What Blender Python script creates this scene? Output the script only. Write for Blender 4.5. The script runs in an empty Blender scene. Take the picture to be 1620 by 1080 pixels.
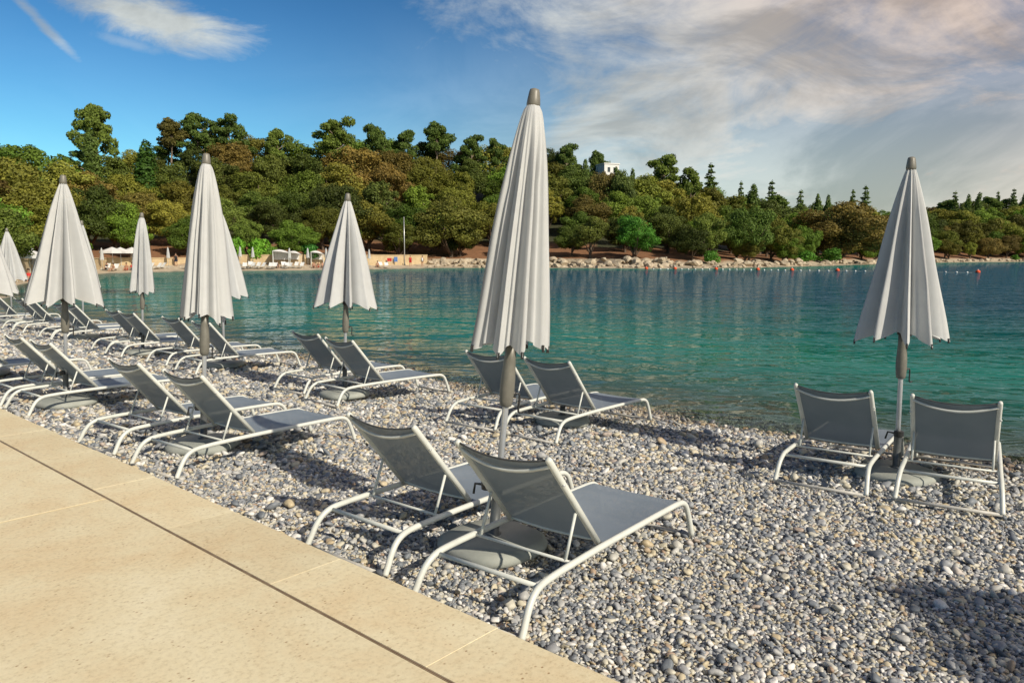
import bpy, math, random
import numpy as np
from mathutils import Vector, Matrix

# ------------------------------------------------------------------ camera, sky, sun, exposure
SC = bpy.context.scene
COL = SC.collection
CAM_Z = 1.72
FPX = 1190.0           # focal length in photo pixels (1620 wide)
HY = 404.1             # horizon row in the photo
PITCH = math.atan2(540 - HY, FPX)
cam_d = bpy.data.cameras.new('camera')
cam = bpy.data.objects.new('camera', cam_d)
COL.objects.link(cam)
cam.location = (0, 0, CAM_Z)
cam.rotation_euler = (math.pi / 2 - PITCH, 0, 0)
cam_d.sensor_width = 36.0
cam_d.lens = FPX / 1620 * 36.0
cam_d.clip_start = 0.05
cam_d.clip_end = 6000
SC.camera = cam

SUN_TO = np.array([0.70, -0.71])           # horizontal direction towards the sun
SUN_EL = math.radians(33)
SUN_AZ = math.atan2(SUN_TO[0], SUN_TO[1])  # clockwise from +Y

world = bpy.data.worlds.new('World')
SC.world = world
world.use_nodes = True


def build_world():
    nt = world.node_tree
    nt.nodes.clear()
    N = nt.nodes.new
    L = nt.links.new
    out = N('ShaderNodeOutputWorld')
    bg = N('ShaderNodeBackground')
    bg.inputs['Strength'].default_value = 0.12
    sky = N('ShaderNodeTexSky')
    sky.sky_type = 'NISHITA'
    sky.sun_disc = False
    sky.sun_elevation = SUN_EL
    sky.sun_rotation = SUN_AZ
    sky.air_density = 1.0
    sky.dust_density = 0.6
    sky.ozone_density = 2.2
    tc = N('ShaderNodeTexCoord')
    sep = N('ShaderNodeSeparateXYZ')
    L(tc.outputs['Generated'], sep.inputs[0])

    def math_(op, a, b=None, clamp=False):
        m = N('ShaderNodeMath')
        m.operation = op
        m.use_clamp = clamp
        for i, v in enumerate((a, b)):
            if v is None:
                continue
            if isinstance(v, (int, float)):
                m.inputs[i].default_value = v
            else:
                L(v, m.inputs[i])
        return m.outputs[0]

    def maprange(v, a, b, c=0.0, d=1.0, smooth=True):
        m = N('ShaderNodeMapRange')
        m.interpolation_type = 'SMOOTHSTEP' if smooth else 'LINEAR'
        L(v, m.inputs[0])
        for i, k in enumerate((a, b, c, d)):
            m.inputs[i + 1].default_value = k
        return m.outputs[0]

    X, Y, Z = sep.outputs
    zz = math_('ADD', math_('MAXIMUM', Z, 0.0), 0.16)
    px = math_('DIVIDE', X, zz)
    py = math_('DIVIDE', Y, zz)
    comb = N('ShaderNodeCombineXYZ')
    L(px, comb.inputs[0])
    L(py, comb.inputs[1])

    def noise(scale, detail, rough, dist, loc=(0, 0, 0), stretch=(1, 1, 1), rot=0.0, vec=None):
        mp = N('ShaderNodeMapping')
        mp.inputs['Location'].default_value = loc
        mp.inputs['Scale'].default_value = stretch
        mp.inputs['Rotation'].default_value = (0, 0, rot)
        L((vec or comb).outputs[0], mp.inputs[0])
        n = N('ShaderNodeTexNoise')
        n.inputs['Scale'].default_value = scale
        n.inputs['Detail'].default_value = detail
        n.inputs['Roughness'].default_value = rough
        n.inputs['Distortion'].default_value = dist
        L(mp.outputs[0], n.inputs['Vector'])
        return n.outputs[0]

    az = math_('ARCTAN2', X, Y)                      # 0 = view direction, + = right
    comb2 = N('ShaderNodeCombineXYZ')
    horiz = math_('SQRT', math_('ADD', math_('MULTIPLY', X, X), math_('MULTIPLY', Y, Y)))
    el = math_('ARCTAN2', Z, horiz)
    L(az, comb2.inputs[0])
    L(el, comb2.inputs[1])
    # veil of high thin cloud: dense towards the right and behind, thin on the left
    cover = maprange(az, -0.36, 0.24)
    n1 = noise(0.80, 8, 0.62, 0.9, (3.1, 1.7, 0), (1.0, 0.80, 1), 0.75)
    n2 = noise(5.2, 9, 0.64, 0.8, (0.4, 5.2, 0), (1.0, 1.9, 1), 0.35, comb2)
    nn = math_('ADD', math_('MULTIPLY', n1, 0.50), math_('MULTIPLY', n2, 0.50))
    thr = math_('ADD', nn, math_('MULTIPLY', cover, 0.30))
    veil = maprange(thr, 0.615, 0.90)
    # low haze of cloud near the horizon
    low = math_('MULTIPLY', maprange(el, 0.34, 0.03), math_('ADD', math_('MULTIPLY', cover, 0.80), 0.10))
    veil = math_('MAXIMUM', veil, low)
    veil = math_('MULTIPLY', veil, 0.90)

    # one bright isolated cloud and one streak, given in direction space
    def blob(a0, e0, ra, re, rot, edge=0.6, sc=7.0, seed=0.0):
        da = math_('SUBTRACT', az, a0)
        de = math_('SUBTRACT', el, e0)
        c, s = math.cos(rot), math.sin(rot)
        u = math_('DIVIDE', math_('ADD', math_('MULTIPLY', da, c), math_('MULTIPLY', de, s)), ra)
        v = math_('DIVIDE', math_('SUBTRACT', math_('MULTIPLY', de, c), math_('MULTIPLY', da, s)), re)
        r = math_('SQRT', math_('ADD', math_('MULTIPLY', u, u), math_('MULTIPLY', v, v)))
        n = noise(sc * 1.9, 8, 0.68, 0.5, (seed, seed * 2.0, 0), (1.0, 2.3, 1), 0.0, comb2)
        r2 = math_('ADD', r, math_('MULTIPLY', math_('SUBTRACT', n, 0.5), 1.9))
        return maprange(r2, 1.0, 1.0 - edge)

    b1 = math_('MULTIPLY', blob(-0.420, 0.264, 0.125, 0.034, -0.10, 0.85, 5.0, 1.3), 0.92)
    b2 = math_('MULTIPLY', blob(-0.537, 0.243, 0.062, 0.0080, -0.78, 1.0, 6.0, 4.4), 0.55)
    b3 = math_('MULTIPLY', blob(-0.46, 0.238, 0.06, 0.010, -0.15, 1.0, 5.0, 7.4), 0.25)
    clouds = math_('MAXIMUM', math_('MAXIMUM', veil, b3), math_('MAXIMUM', b1, b2))

    # cloud light: paler and warmer towards the sun side, greyer in thick parts
    ramp = N('ShaderNodeMix')
    ramp.data_type = 'RGBA'
    L(maprange(math_('ADD', az, math_('MULTIPLY', math_('SUBTRACT', el, 0.15), 1.1)), 0.05, 0.78), ramp.inputs[0])
    ramp.inputs[6].default_value = (5.0, 5.25, 5.0, 1)
    ramp.inputs[7].default_value = (5.7, 4.5, 3.75, 1)
    shade = maprange(noise(4.2, 7, 0.6, 0.7, (7.7, 2.2, 0), (1.0, 2.0, 1), 0.3, comb2), 0.36, 0.64, 0.62, 1.10)
    cl = N('ShaderNodeVectorMath')
    cl.operation = 'SCALE'
    L(ramp.outputs[2], cl.inputs[0])
    L(shade, cl.inputs['Scale'])
    # clear sky: a little deeper blue, as in the photograph
    dn = N('ShaderNodeVectorMath')
    dn.operation = 'SCALE'
    dn.inputs['Scale'].default_value = 0.1
    L(sky.outputs[0], dn.inputs[0])
    gm = N('ShaderNodeGamma')
    gm.inputs['Gamma'].default_value = 1.85
    L(dn.outputs[0], gm.inputs['Color'])
    hs = N('ShaderNodeVectorMath')
    hs.operation = 'MULTIPLY'
    hs.inputs[1].default_value = (8.0, 12.4, 11.6)
    L(gm.outputs[0], hs.inputs[0])
    mix = N('ShaderNodeMix')
    mix.data_type = 'RGBA'
    L(clouds, mix.inputs[0])
    L(hs.outputs[0], mix.inputs[6])
    L(cl.outputs[0], mix.inputs[7])
    L(mix.outputs[2], bg.inputs['Color'])
    L(bg.outputs[0], out.inputs['Surface'])


build_world()
sun_d = bpy.data.lights.new('sun', 'SUN')
sun_d.energy = 4.2
sun_d.angle = math.radians(0.6)
sun_d.color = (1.0, 0.89, 0.72)
sun = bpy.data.objects.new('sun', sun_d)
COL.objects.link(sun)
to_sun = Vector((SUN_TO[0] * math.cos(SUN_EL), SUN_TO[1] * math.cos(SUN_EL), math.sin(SUN_EL))).normalized()
sun.rotation_euler = to_sun.to_track_quat('Z', 'Y').to_euler()
sun.location = (20, -20, 30)

SC.view_settings.view_transform = 'Standard'
SC.view_settings.look = 'None'
SC.view_settings.exposure = 0.18
SC.view_settings.gamma = 1.0
SC.render.engine = 'CYCLES'
SC.cycles.max_bounces = 6
SC.cycles.transparent_max_bounces = 12
SC.cycles.caustics_reflective = False
SC.cycles.caustics_refractive = False

random.seed(7)
RNG = np.random.default_rng(11)

# ------------------------------------------------------------------ geometry of the place
EDG = np.array([-0.7500, 0.6614])     # along the promenade edge, away to the left
NRM = np.array([0.6614, 0.7500])      # from the promenade towards the sea
D_EDGE = 2.225
Z_PROM = 0.16
Z_SEA = -0.29


def DT(D, T):
    return NRM * D + EDG * T


def beach_z(D):
    """height of the near beach by its distance D from the camera, measured across the beach"""
    D = np.asarray(D, float)
    a = -0.040 * np.clip(D - 2.3, 0, 5.2)
    b = -0.090 * np.clip(D - 7.5, 0, 2.5)
    c = -0.11 * np.clip(D - 10.0, 0, 30)
    return a + b + c


def ray(px, py):
    c, s = math.cos(PITCH), math.sin(PITCH)
    a, b = (px - 810) / FPX, (540 - py) / FPX
    return np.array([a, c + b * s, -s + b * c])


def on_plane(px, py, z):
    d = ray(px, py)
    t = (z - CAM_Z) / d[2]
    return d[:2] * t


def on_beach(px, py):
    d = ray(px, py)
    t = 4.0
    for _ in range(60):
        q = d[:2] * t
        t = (float(beach_z(q @ NRM)) - CAM_Z) / d[2]
    return d[:2] * t


def shore_wobble(T):
    return 0.16 * np.sin(T * 0.55 + 1.0) + 0.10 * np.sin(T * 1.3 + 0.4) + 0.05 * np.sin(T * 3.1)


# ------------------------------------------------------------------ mesh helpers
def mesh_data(name, V, F, smooth=False, mats=()):
    me = bpy.data.meshes.new(name)
    V = np.asarray(V, float)
    me.from_pydata(V.tolist() if len(V) else [], [], F if isinstance(F, list) else np.asarray(F).tolist())
    for m in mats:
        me.materials.append(m)
    if smooth:
        me.polygons.foreach_set('use_smooth', [True] * len(me.polygons))
    me.update()
    return me


def mk(name, me, parent=None, loc=None, rot=None, scale=None):
    o = bpy.data.objects.new(name, me)
    COL.objects.link(o)
    if parent is not None:
        o.parent = parent
    if loc is not None:
        o.location = loc
    if rot is not None:
        o.rotation_euler = rot
    if scale is not None:
        o.scale = scale
    return o


def tag(o, label=None, cat=None, group=None, kind=None):
    if label:
        o['label'] = label
    if cat:
        o['category'] = cat
    if group:
        o['group'] = group
    if kind:
        o['kind'] = kind
    return o


def empty(name, loc, rotz=0.0):
    o = mk(name, None, None, loc, (0, 0, rotz))
    o.empty_display_size = 0.1
    return o


def copy_tree(o, parent=None):
    c = o.copy()
    COL.objects.link(c)
    c.parent = parent
    for ch in list(o.children):
        copy_tree(ch, c)
    return c


class MB:
    def __init__(s):
        s.V, s.F = [], []

    def add(s, V, F):
        n = len(s.V)
        s.V.extend([tuple(v) for v in V])
        s.F.extend([tuple(i + n for i in f) for f in F])
        return s

    def box(s, lo, hi):
        x0, y0, z0 = lo
        x1, y1, z1 = hi
        return s.add([(x0, y0, z0), (x1, y0, z0), (x1, y1, z0), (x0, y1, z0), (x0, y0, z1), (x1, y0, z1), (x1, y1, z1), (x0, y1, z1)],
                     [(0, 3, 2, 1), (4, 5, 6, 7), (0, 1, 5, 4), (1, 2, 6, 5), (2, 3, 7, 6), (3, 0, 4, 7)])

    def tube(s, pts, r, sides=10, caps=True):
        P = [Vector(p) for p in pts]
        R = r if isinstance(r, (list, tuple, np.ndarray)) else [r] * len(P)
        up = None
        rings = []
        for i, p in enumerate(P):
            t = (P[min(i + 1, len(P) - 1)] - P[max(i - 1, 0)]).normalized()
            if up is None:
                up = t.orthogonal().normalized()
            up = (up - t * up.dot(t)).normalized()
            side = t.cross(up)
            rings.append([p + (up * math.cos(2 * math.pi * k / sides) + side * math.sin(2 * math.pi * k / sides)) * R[i] for k in range(sides)])
        V = [v for rg in rings for v in rg]
        F = []
        for i in range(len(P) - 1):
            for k in range(sides):
                k2 = (k + 1) % sides
                F.append((i * sides + k, i * sides + k2, (i + 1) * sides + k2, (i + 1) * sides + k))
        if caps:
            F.append(tuple(range(sides - 1, -1, -1)))
            F.append(tuple((len(P) - 1) * sides + k for k in range(sides)))
        return s.add(V, F)

    def lathe(s, prof, sides=20, center=(0, 0, 0), sq=None):
        """prof: list of (radius, z); sq: superellipse exponent for a rounded square plan"""
        V, F = [], []
        for r, z in prof:
            for k in range(sides):
                a = 2 * math.pi * k / sides
                rr = r
                if sq:
                    rr = r / (abs(math.cos(a)) ** sq + abs(math.sin(a)) ** sq) ** (1 / sq)
                V.append((center[0] + rr * math.cos(a), center[1] + rr * math.sin(a), center[2] + z))
        n = len(prof)
        for i in range(n - 1):
            for k in range(sides):
                k2 = (k + 1) % sides
                F.append((i * sides + k, i * sides + k2, (i + 1) * sides + k2, (i + 1) * sides + k))
        F.append(tuple(range(sides - 1, -1, -1)))
        F.append(tuple((n - 1) * sides + k for k in range(sides)))
        return s.add(V, F)

    def data(s, name, mat, smooth=False):
        return mesh_data(name, s.V, s.F, smooth, (mat,))

    def build(s, name, mat, parent=None, smooth=False, loc=None, rot=None):
        return mk(name, s.data(name, mat, smooth), parent, loc, rot)


def smooth_path(pts, n=6):
    P = [np.array(p, float) for p in pts]
    P = [2 * P[0] - P[1]] + P + [2 * P[-1] - P[-2]]
    out = []
    for i in range(1, len(P) - 2):
        for k in range(n):
            t = k / n
            a, b, c, d = P[i - 1], P[i], P[i + 1], P[i + 2]
            out.append(0.5 * ((2 * b) + (-a + c) * t + (2 * a - 5 * b + 4 * c - d) * t ** 2 + (-a + 3 * b - 3 * c + d) * t ** 3))
    out.append(P[-2])
    return [tuple(p) for p in out]


# ------------------------------------------------------------------ materials
def new_mat(name):
    m = bpy.data.materials.new(name)
    m.use_nodes = True
    nt = m.node_tree
    b = nt.nodes['Principled BSDF']
    return m, nt, b


def ramp_node(nt, stops, interp='LINEAR'):
    r = nt.nodes.new('ShaderNodeValToRGB')
    r.color_ramp.interpolation = interp
    el = r.color_ramp.elements
    while len(el) < len(stops):
        el.new(0.5)
    for e, (p, c) in zip(el, stops):
        e.position = p
        e.color = (*c, 1)
    return r


def tex(nt, kind, scale, coord='Object', **kw):
    tc = nt.nodes.new('ShaderNodeTexCoord')
    n = nt.nodes.new(kind)
    n.inputs['Scale'].default_value = scale
    for k, v in kw.items():
        n.inputs[k].default_value = v
    nt.links.new(tc.outputs[coord], n.inputs['Vector'])
    return n


def bump(nt, b, height, strength, dist):
    bp = nt.nodes.new('ShaderNodeBump')
    bp.inputs['Strength'].default_value = strength
    bp.inputs['Distance'].default_value = dist
    nt.links.new(height, bp.inputs['Height'])
    nt.links.new(bp.outputs[0], b.inputs['Normal'])
    return bp


def noisy(name, c1, c2, scale=4.0, rough=0.6, detail=5, bs=0.0, bd=0.01, bscale=None, coord='Object', metallic=0.0, spec=0.5):
    m, nt, b = new_mat(name)
    n = tex(nt, 'ShaderNodeTexNoise', scale, coord, Detail=detail, Roughness=0.6)
    r = ramp_node(nt, [(0.3, c1), (0.7, c2)])
    nt.links.new(n.outputs[0], r.inputs[0])
    nt.links.new(r.outputs[0], b.inputs['Base Color'])
    b.inputs['Roughness'].default_value = rough
    b.inputs['Metallic'].default_value = metallic
    b.inputs['Specular IOR Level'].default_value = spec
    if bs:
        n2 = tex(nt, 'ShaderNodeTexNoise', bscale or scale * 4, coord, Detail=4)
        bump(nt, b, n2.outputs[0], bs, bd)
    return m


M = {}
M['frame'] = noisy('cream_painted_tube', (0.58, 0.605, 0.57), (0.69, 0.705, 0.66), 9, 0.38, bs=0.05, bd=0.002)
M['foot'] = noisy('worn_ground_bar', (0.40, 0.39, 0.36), (0.58, 0.57, 0.53), 14, 0.55)
M['pole'] = noisy('pale_aluminium_pole', (0.58, 0.60, 0.62), (0.70, 0.72, 0.74), 12, 0.34, metallic=0.55)
M['housing'] = noisy('grey_plastic', (0.13, 0.125, 0.105), (0.21, 0.20, 0.17), 10, 0.42)
M['black'] = noisy('black_plastic', (0.015, 0.015, 0.016), (0.03, 0.03, 0.03), 10, 0.4)
M['base'] = noisy('umbrella_base_grey_green', (0.30, 0.325, 0.30), (0.40, 0.415, 0.38), 5, 0.72, bs=0.25, bd=0.004, bscale=40)
M['socket'] = noisy('dark_socket_steel', (0.10, 0.11, 0.115), (0.16, 0.17, 0.175), 8, 0.45, metallic=0.4)


def sling_mat():
    m, nt, b = new_mat('grey_mesh_sling')
    n = tex(nt, 'ShaderNodeTexNoise', 3.0, 'Object', Detail=4)
    r = ramp_node(nt, [(0.3, (0.185, 0.230, 0.280)), (0.7, (0.225, 0.270, 0.325))])
    nt.links.new(n.outputs[0], r.inputs[0])
    w = tex(nt, 'ShaderNodeTexWave', 90.0, 'Object')
    w.wave_type = 'BANDS'
    w.bands_direction = 'Y'
    bump(nt, b, w.outputs[0], 0.12, 0.001)
    nt.links.new(r.outputs[0], b.inputs['Base Color'])
    b.inputs['Roughness'].default_value = 0.55
    b.inputs['Specular IOR Level'].default_value = 0.35
    tr = nt.nodes.new('ShaderNodeBsdfTransparent')
    mx = nt.nodes.new('ShaderNodeMixShader')
    mx.inputs[0].default_value = 0.04
    out = nt.nodes['Material Output']
    nt.links.new(b.outputs[0], mx.inputs[1])
    nt.links.new(tr.outputs[0], mx.inputs[2])
    nt.links.new(mx.outputs[0], out.inputs['Surface'])
    return m


M['sling'] = sling_mat()
M['hem'] = noisy('dark_sling_hem', (0.05, 0.055, 0.06), (0.08, 0.085, 0.09), 8, 0.6)


def cloth_mat(name, c1, c2, trans=0.22):
    m, nt, b = new_mat(name)
    n = tex(nt, 'ShaderNodeTexNoise', 5.0, 'Object', Detail=6, Roughness=0.65)
    r = ramp_node(nt, [(0.28, c1), (0.72, c2)])
    nt.links.new(n.outputs[0], r.inputs[0])
    n2 = tex(nt, 'ShaderNodeTexNoise', 160.0, 'Object', Detail=2)
    bump(nt, b, n2.outputs[0], 0.18, 0.002)
    nt.links.new(r.outputs[0], b.inputs['Base Color'])
    b.inputs['Roughness'].default_value = 0.85
    b.inputs['Specular IOR Level'].default_value = 0.15
    t = nt.nodes.new('ShaderNodeBsdfTranslucent')
    nt.links.new(r.outputs[0], t.inputs[0])
    mx = nt.nodes.new('ShaderNodeMixShader')
    mx.inputs[0].default_value = trans
    nt.links.new(b.outputs[0], mx.inputs[1])
    nt.links.new(t.outputs[0], mx.inputs[2])
    nt.links.new(mx.outputs[0], nt.nodes['Material Output'].inputs['Surface'])
    return m


M['canopy'] = cloth_mat('off_white_canvas', (0.58, 0.595, 0.605), (0.67, 0.685, 0.69))
M['white_cloth'] = cloth_mat('white_tent_cloth', (0.74, 0.75, 0.76), (0.84, 0.84, 0.84))


def stone_slab_mat():
    m, nt, b = new_mat('cream_limestone')
    n = tex(nt, 'ShaderNodeTexNoise', 1.3, 'Object', Detail=9, Roughness=0.68, Distortion=0.4)
    r = ramp_node(nt, [(0.22, (0.60, 0.45, 0.26)), (0.40, (0.71, 0.59, 0.38)), (0.56, (0.75, 0.67, 0.46)), (0.76, (0.81, 0.75, 0.55))])
    nt.links.new(n.outputs[0], r.inputs[0])
    # small brown pits, mostly flattened flecks
    mp = nt.nodes.new('ShaderNodeMapping')
    tc = nt.nodes.new('ShaderNodeTexCoord')
    nt.links.new(tc.outputs['Object'], mp.inputs[0])
    mp.inputs['Rotation'].default_value = (0, 0, math.radians(40))
    mp.inputs['Scale'].default_value = (1.0, 1.35, 1)
    v = nt.nodes.new('ShaderNodeTexVoronoi')
    v.inputs['Scale'].default_value = 30
    nt.links.new(mp.outputs[0], v.inputs['Vector'])
    rp = ramp_node(nt, [(0.10, (1, 1, 1)), (0.24, (0, 0, 0))])
    nt.links.new(v.outputs['Distance'], rp.inputs[0])
    n3 = tex(nt, 'ShaderNodeTexNoise', 7.0, 'Object', Detail=3)
    rp3 = ramp_node(nt, [(0.44, (0, 0, 0)), (0.66, (1, 1, 1))])
    nt.links.new(n3.outputs[0], rp3.inputs[0])
    mu = nt.nodes.new('ShaderNodeMath')
    mu.operation = 'MULTIPLY'
    nt.links.new(rp.outputs[0], mu.inputs[0])
    nt.links.new(rp3.outputs[0], mu.inputs[1])
    n4 = tex(nt, 'ShaderNodeTexNoise', 38.0, 'Object', Detail=5, Roughness=0.75)
    rp4 = ramp_node(nt, [(0.30, (0.80, 0.77, 0.72)), (0.48, (1.0, 1.0, 1.0)), (0.7, (1.08, 1.08, 1.08))])
    nt.links.new(n4.outputs[0], rp4.inputs[0])
    mm = nt.nodes.new('ShaderNodeMix')
    mm.data_type = 'RGBA'
    mm.blend_type = 'MULTIPLY'
    mm.inputs[0].default_value = 1
    nt.links.new(r.outputs[0], mm.inputs[6])
    nt.links.new(rp4.outputs[0], mm.inputs[7])
    # each slab a slightly different tone
    oi = nt.nodes.new('ShaderNodeObjectInfo')
    rs = ramp_node(nt, [(0.0, (0.95, 0.94, 0.93)), (1.0, (1.04, 1.04, 1.04))])
    nt.links.new(oi.outputs['Random'], rs.inputs[0])
    m2 = nt.nodes.new('ShaderNodeMix')
    m2.data_type = 'RGBA'
    m2.blend_type = 'MULTIPLY'
    m2.inputs[0].default_value = 1
    nt.links.new(mm.outputs[2], m2.inputs[6])
    nt.links.new(rs.outputs[0], m2.inputs[7])
    mx = nt.nodes.new('ShaderNodeMix')
    mx.data_type = 'RGBA'
    nt.links.new(mu.outputs[0], mx.inputs[0])
    nt.links.new(m2.outputs[2], mx.inputs[6])
    mx.inputs[7].default_value = (0.36, 0.23, 0.12, 1)
    nt.links.new(mx.outputs[2], b.inputs['Base Color'])
    b.inputs['Roughness'].default_value = 0.72
    b.inputs['Specular IOR Level'].default_value = 0.25
    sub = nt.nodes.new('ShaderNodeMath')
    sub.operation = 'SUBTRACT'
    nt.links.new(n4.outputs[0], sub.inputs[0])
    nt.links.new(mu.outputs[0], sub.inputs[1])
    bump(nt, b, sub.outputs[0], 0.25, 0.003)
    return m


M['slab'] = stone_slab_mat()
M['joint'] = noisy('pale_yellow_joint', (0.66, 0.53, 0.28), (0.76, 0.64, 0.38), 8, 0.8)
M['slot'] = noisy('brown_steel_slot', (0.26, 0.18, 0.11), (0.42, 0.31, 0.20), 9, 0.6)
M['gap'] = noisy('joint_dirt', (0.05, 0.035, 0.025), (0.10, 0.075, 0.05), 9, 0.9)


def pebble_mat():
    m, nt, b = new_mat('sea_pebble')
    oi = nt.nodes.new('ShaderNodeObjectInfo')
    r = ramp_node(nt, [(0.0, (0.12, 0.135, 0.16)), (0.12, (0.18, 0.205, 0.235)), (0.28, (0.27, 0.29, 0.32)), (0.42, (0.39, 0.40, 0.41)),
                       (0.56, (0.52, 0.515, 0.48)), (0.71, (0.60, 0.57, 0.46)), (0.83, (0.52, 0.44, 0.29)), (0.87, (0.36, 0.26, 0.19)),
                       (0.91, (0.66, 0.66, 0.65)), (1.0, (0.80, 0.79, 0.76))])
    nt.links.new(oi.outputs['Random'], r.inputs[0])
    n = tex(nt, 'ShaderNodeTexNoise', 2.2, 'Object', Detail=5, Roughness=0.7, Distortion=0.6)
    rr = ramp_node(nt, [(0.3, (0.80, 0.80, 0.82)), (0.7, (1.12, 1.11, 1.08))])
    nt.links.new(n.outputs[0], rr.inputs[0])
    mx = nt.nodes.new('ShaderNodeMix')
    mx.data_type = 'RGBA'
    mx.blend_type = 'MULTIPLY'
    mx.inputs[0].default_value = 1
    nt.links.new(r.outputs[0], mx.inputs[6])
    nt.links.new(rr.outputs[0], mx.inputs[7])
    # stones washed by the waves are wet: darker and glossier
    ge = nt.nodes.new('ShaderNodeNewGeometry')
    sz = nt.nodes.new('ShaderNodeSeparateXYZ')
    nt.links.new(ge.outputs['Position'], sz.inputs[0])
    wet = nt.nodes.new('ShaderNodeMapRange')
    nt.links.new(sz.outputs[2], wet.inputs[0])
    for i_, v_ in enumerate((Z_SEA + 0.085, Z_SEA + 0.02, 0.0, 1.0)):
        wet.inputs[i_ + 1].default_value = v_
    mw = nt.nodes.new('ShaderNodeMix')
    mw.data_type = 'RGBA'
    mw.blend_type = 'MULTIPLY'
    nt.links.new(wet.outputs[0], mw.inputs[0])
    nt.links.new(mx.outputs[2], mw.inputs[6])
    mw.inputs[7].default_value = (0.50, 0.44, 0.36, 1)
    nt.links.new(mw.outputs[2], b.inputs['Base Color'])
    wr = nt.nodes.new('ShaderNodeMapRange')
    nt.links.new(wet.outputs[0], wr.inputs[0])
    wr.inputs[3].default_value = 0.55
    wr.inputs[4].default_value = 0.16
    nt.links.new(wr.outputs[0], b.inputs['Roughness'])
    b.inputs['Specular IOR Level'].default_value = 0.4
    return m


M['pebble'] = pebble_mat()


def beach_mat():
    m, nt, b = new_mat('pebble_bed')
    v = tex(nt, 'ShaderNodeTexVoronoi', 22.0, 'Object')
    r = ramp_node(nt, [(0.0, (0.16, 0.165, 0.18)), (0.4, (0.34, 0.33, 0.31)), (0.7, (0.44, 0.40, 0.33)), (1.0, (0.62, 0.60, 0.56))])
    sp = nt.nodes.new('ShaderNodeSeparateColor')
    nt.links.new(v.outputs['Color'], sp.inputs[0])
    nt.links.new(sp.outputs[0], r.inputs[0])
    nt.links.new(r.outputs[0], b.inputs['Base Color'])
    b.inputs['Roughness'].default_value = 0.75
    rb = ramp_node(nt, [(0.0, (1, 1, 1)), (0.6, (0, 0, 0))])
    nt.links.new(v.outputs['Distance'], rb.inputs[0])
    bump(nt, b, rb.outputs[0], 0.9, 0.03)
    return m


M['beach'] = beach_mat()


def terrain_mat():
    """colour by the kind of ground stored on the mesh: pale far beach, red-brown forest soil, green undergrowth, seabed"""
    m, nt, b = new_mat('far_ground')
    at = nt.nodes.new('ShaderNodeAttribute')
    at.attribute_name = 'ground_kind'
    n = tex(nt, 'ShaderNodeTexNoise', 0.9, 'Object', Detail=7, Roughness=0.7)
    rr = ramp_node(nt, [(0.3, (0.72, 0.70, 0.68)), (0.7, (1.18, 1.15, 1.10))])
    nt.links.new(n.outputs[0], rr.inputs[0])
    mx = nt.nodes.new('ShaderNodeMix')
    mx.data_type = 'RGBA'
    mx.blend_type = 'MULTIPLY'
    mx.inputs[0].default_value = 1
    nt.links.new(at.outputs['Color'], mx.inputs[6])
    nt.links.new(rr.outputs[0], mx.inputs[7])
    nt.links.new(mx.outputs[2], b.inputs['Base Color'])
    b.inputs['Roughness'].default_value = 0.9
    n2 = tex(nt, 'ShaderNodeTexNoise', 3.0, 'Object', Detail=5)
    bump(nt, b, n2.outputs[0], 0.6, 0.2)
    return m


M['terrain'] = terrain_mat()
M['bark'] = noisy('tree_bark', (0.07, 0.05, 0.035), (0.16, 0.115, 0.08), 1.6, 0.9, bs=0.4, bd=0.05)
M['bark_pale'] = noisy('pale_pine_bark', (0.16, 0.12, 0.09), (0.30, 0.235, 0.18), 1.6, 0.9, bs=0.4, bd=0.05)
M['rock'] = noisy('shore_limestone', (0.28, 0.22, 0.15), (0.58, 0.50, 0.38), 1.6, 0.85, bs=0.5, bd=0.15, bscale=3)
M['wall'] = noisy('cream_wall_stone', (0.44, 0.33, 0.19), (0.60, 0.47, 0.29), 1.5, 0.85, bs=0.4, bd=0.05, bscale=6)
M['skin'] = noisy('skin', (0.36, 0.19, 0.115), (0.44, 0.245, 0.155), 8, 0.55)
M['hair'] = noisy('dark_hair', (0.02, 0.014, 0.01), (0.05, 0.034, 0.022), 20, 0.6)
for nm, c in dict(red=(0.55, 0.03, 0.025), blue=(0.10, 0.22, 0.52), navy=(0.02, 0.03, 0.07), white=(0.75, 0.75, 0.74), teal=(0.12, 0.35, 0.36), black_cloth=(0.02, 0.02, 0.022), orange=(0.75, 0.10, 0.03), tan=(0.55, 0.38, 0.22)).items():
    M[nm] = noisy(nm + '_fabric', tuple(0.85 * v for v in c), c, 6, 0.75)
M['white_wall'] = noisy('white_render_wall', (0.72, 0.71, 0.69), (0.80, 0.79, 0.77), 0.6, 0.85)
M['glass'] = noisy('window_glass', (0.03, 0.04, 0.05), (0.06, 0.07, 0.08), 1, 0.1)
M['rope'] = noisy('pale_rope', (0.45, 0.43, 0.38), (0.6, 0.58, 0.52), 10, 0.9)
M['float'] = noisy('white_float', (0.74, 0.74, 0.73), (0.82, 0.82, 0.81), 5, 0.5)


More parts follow.
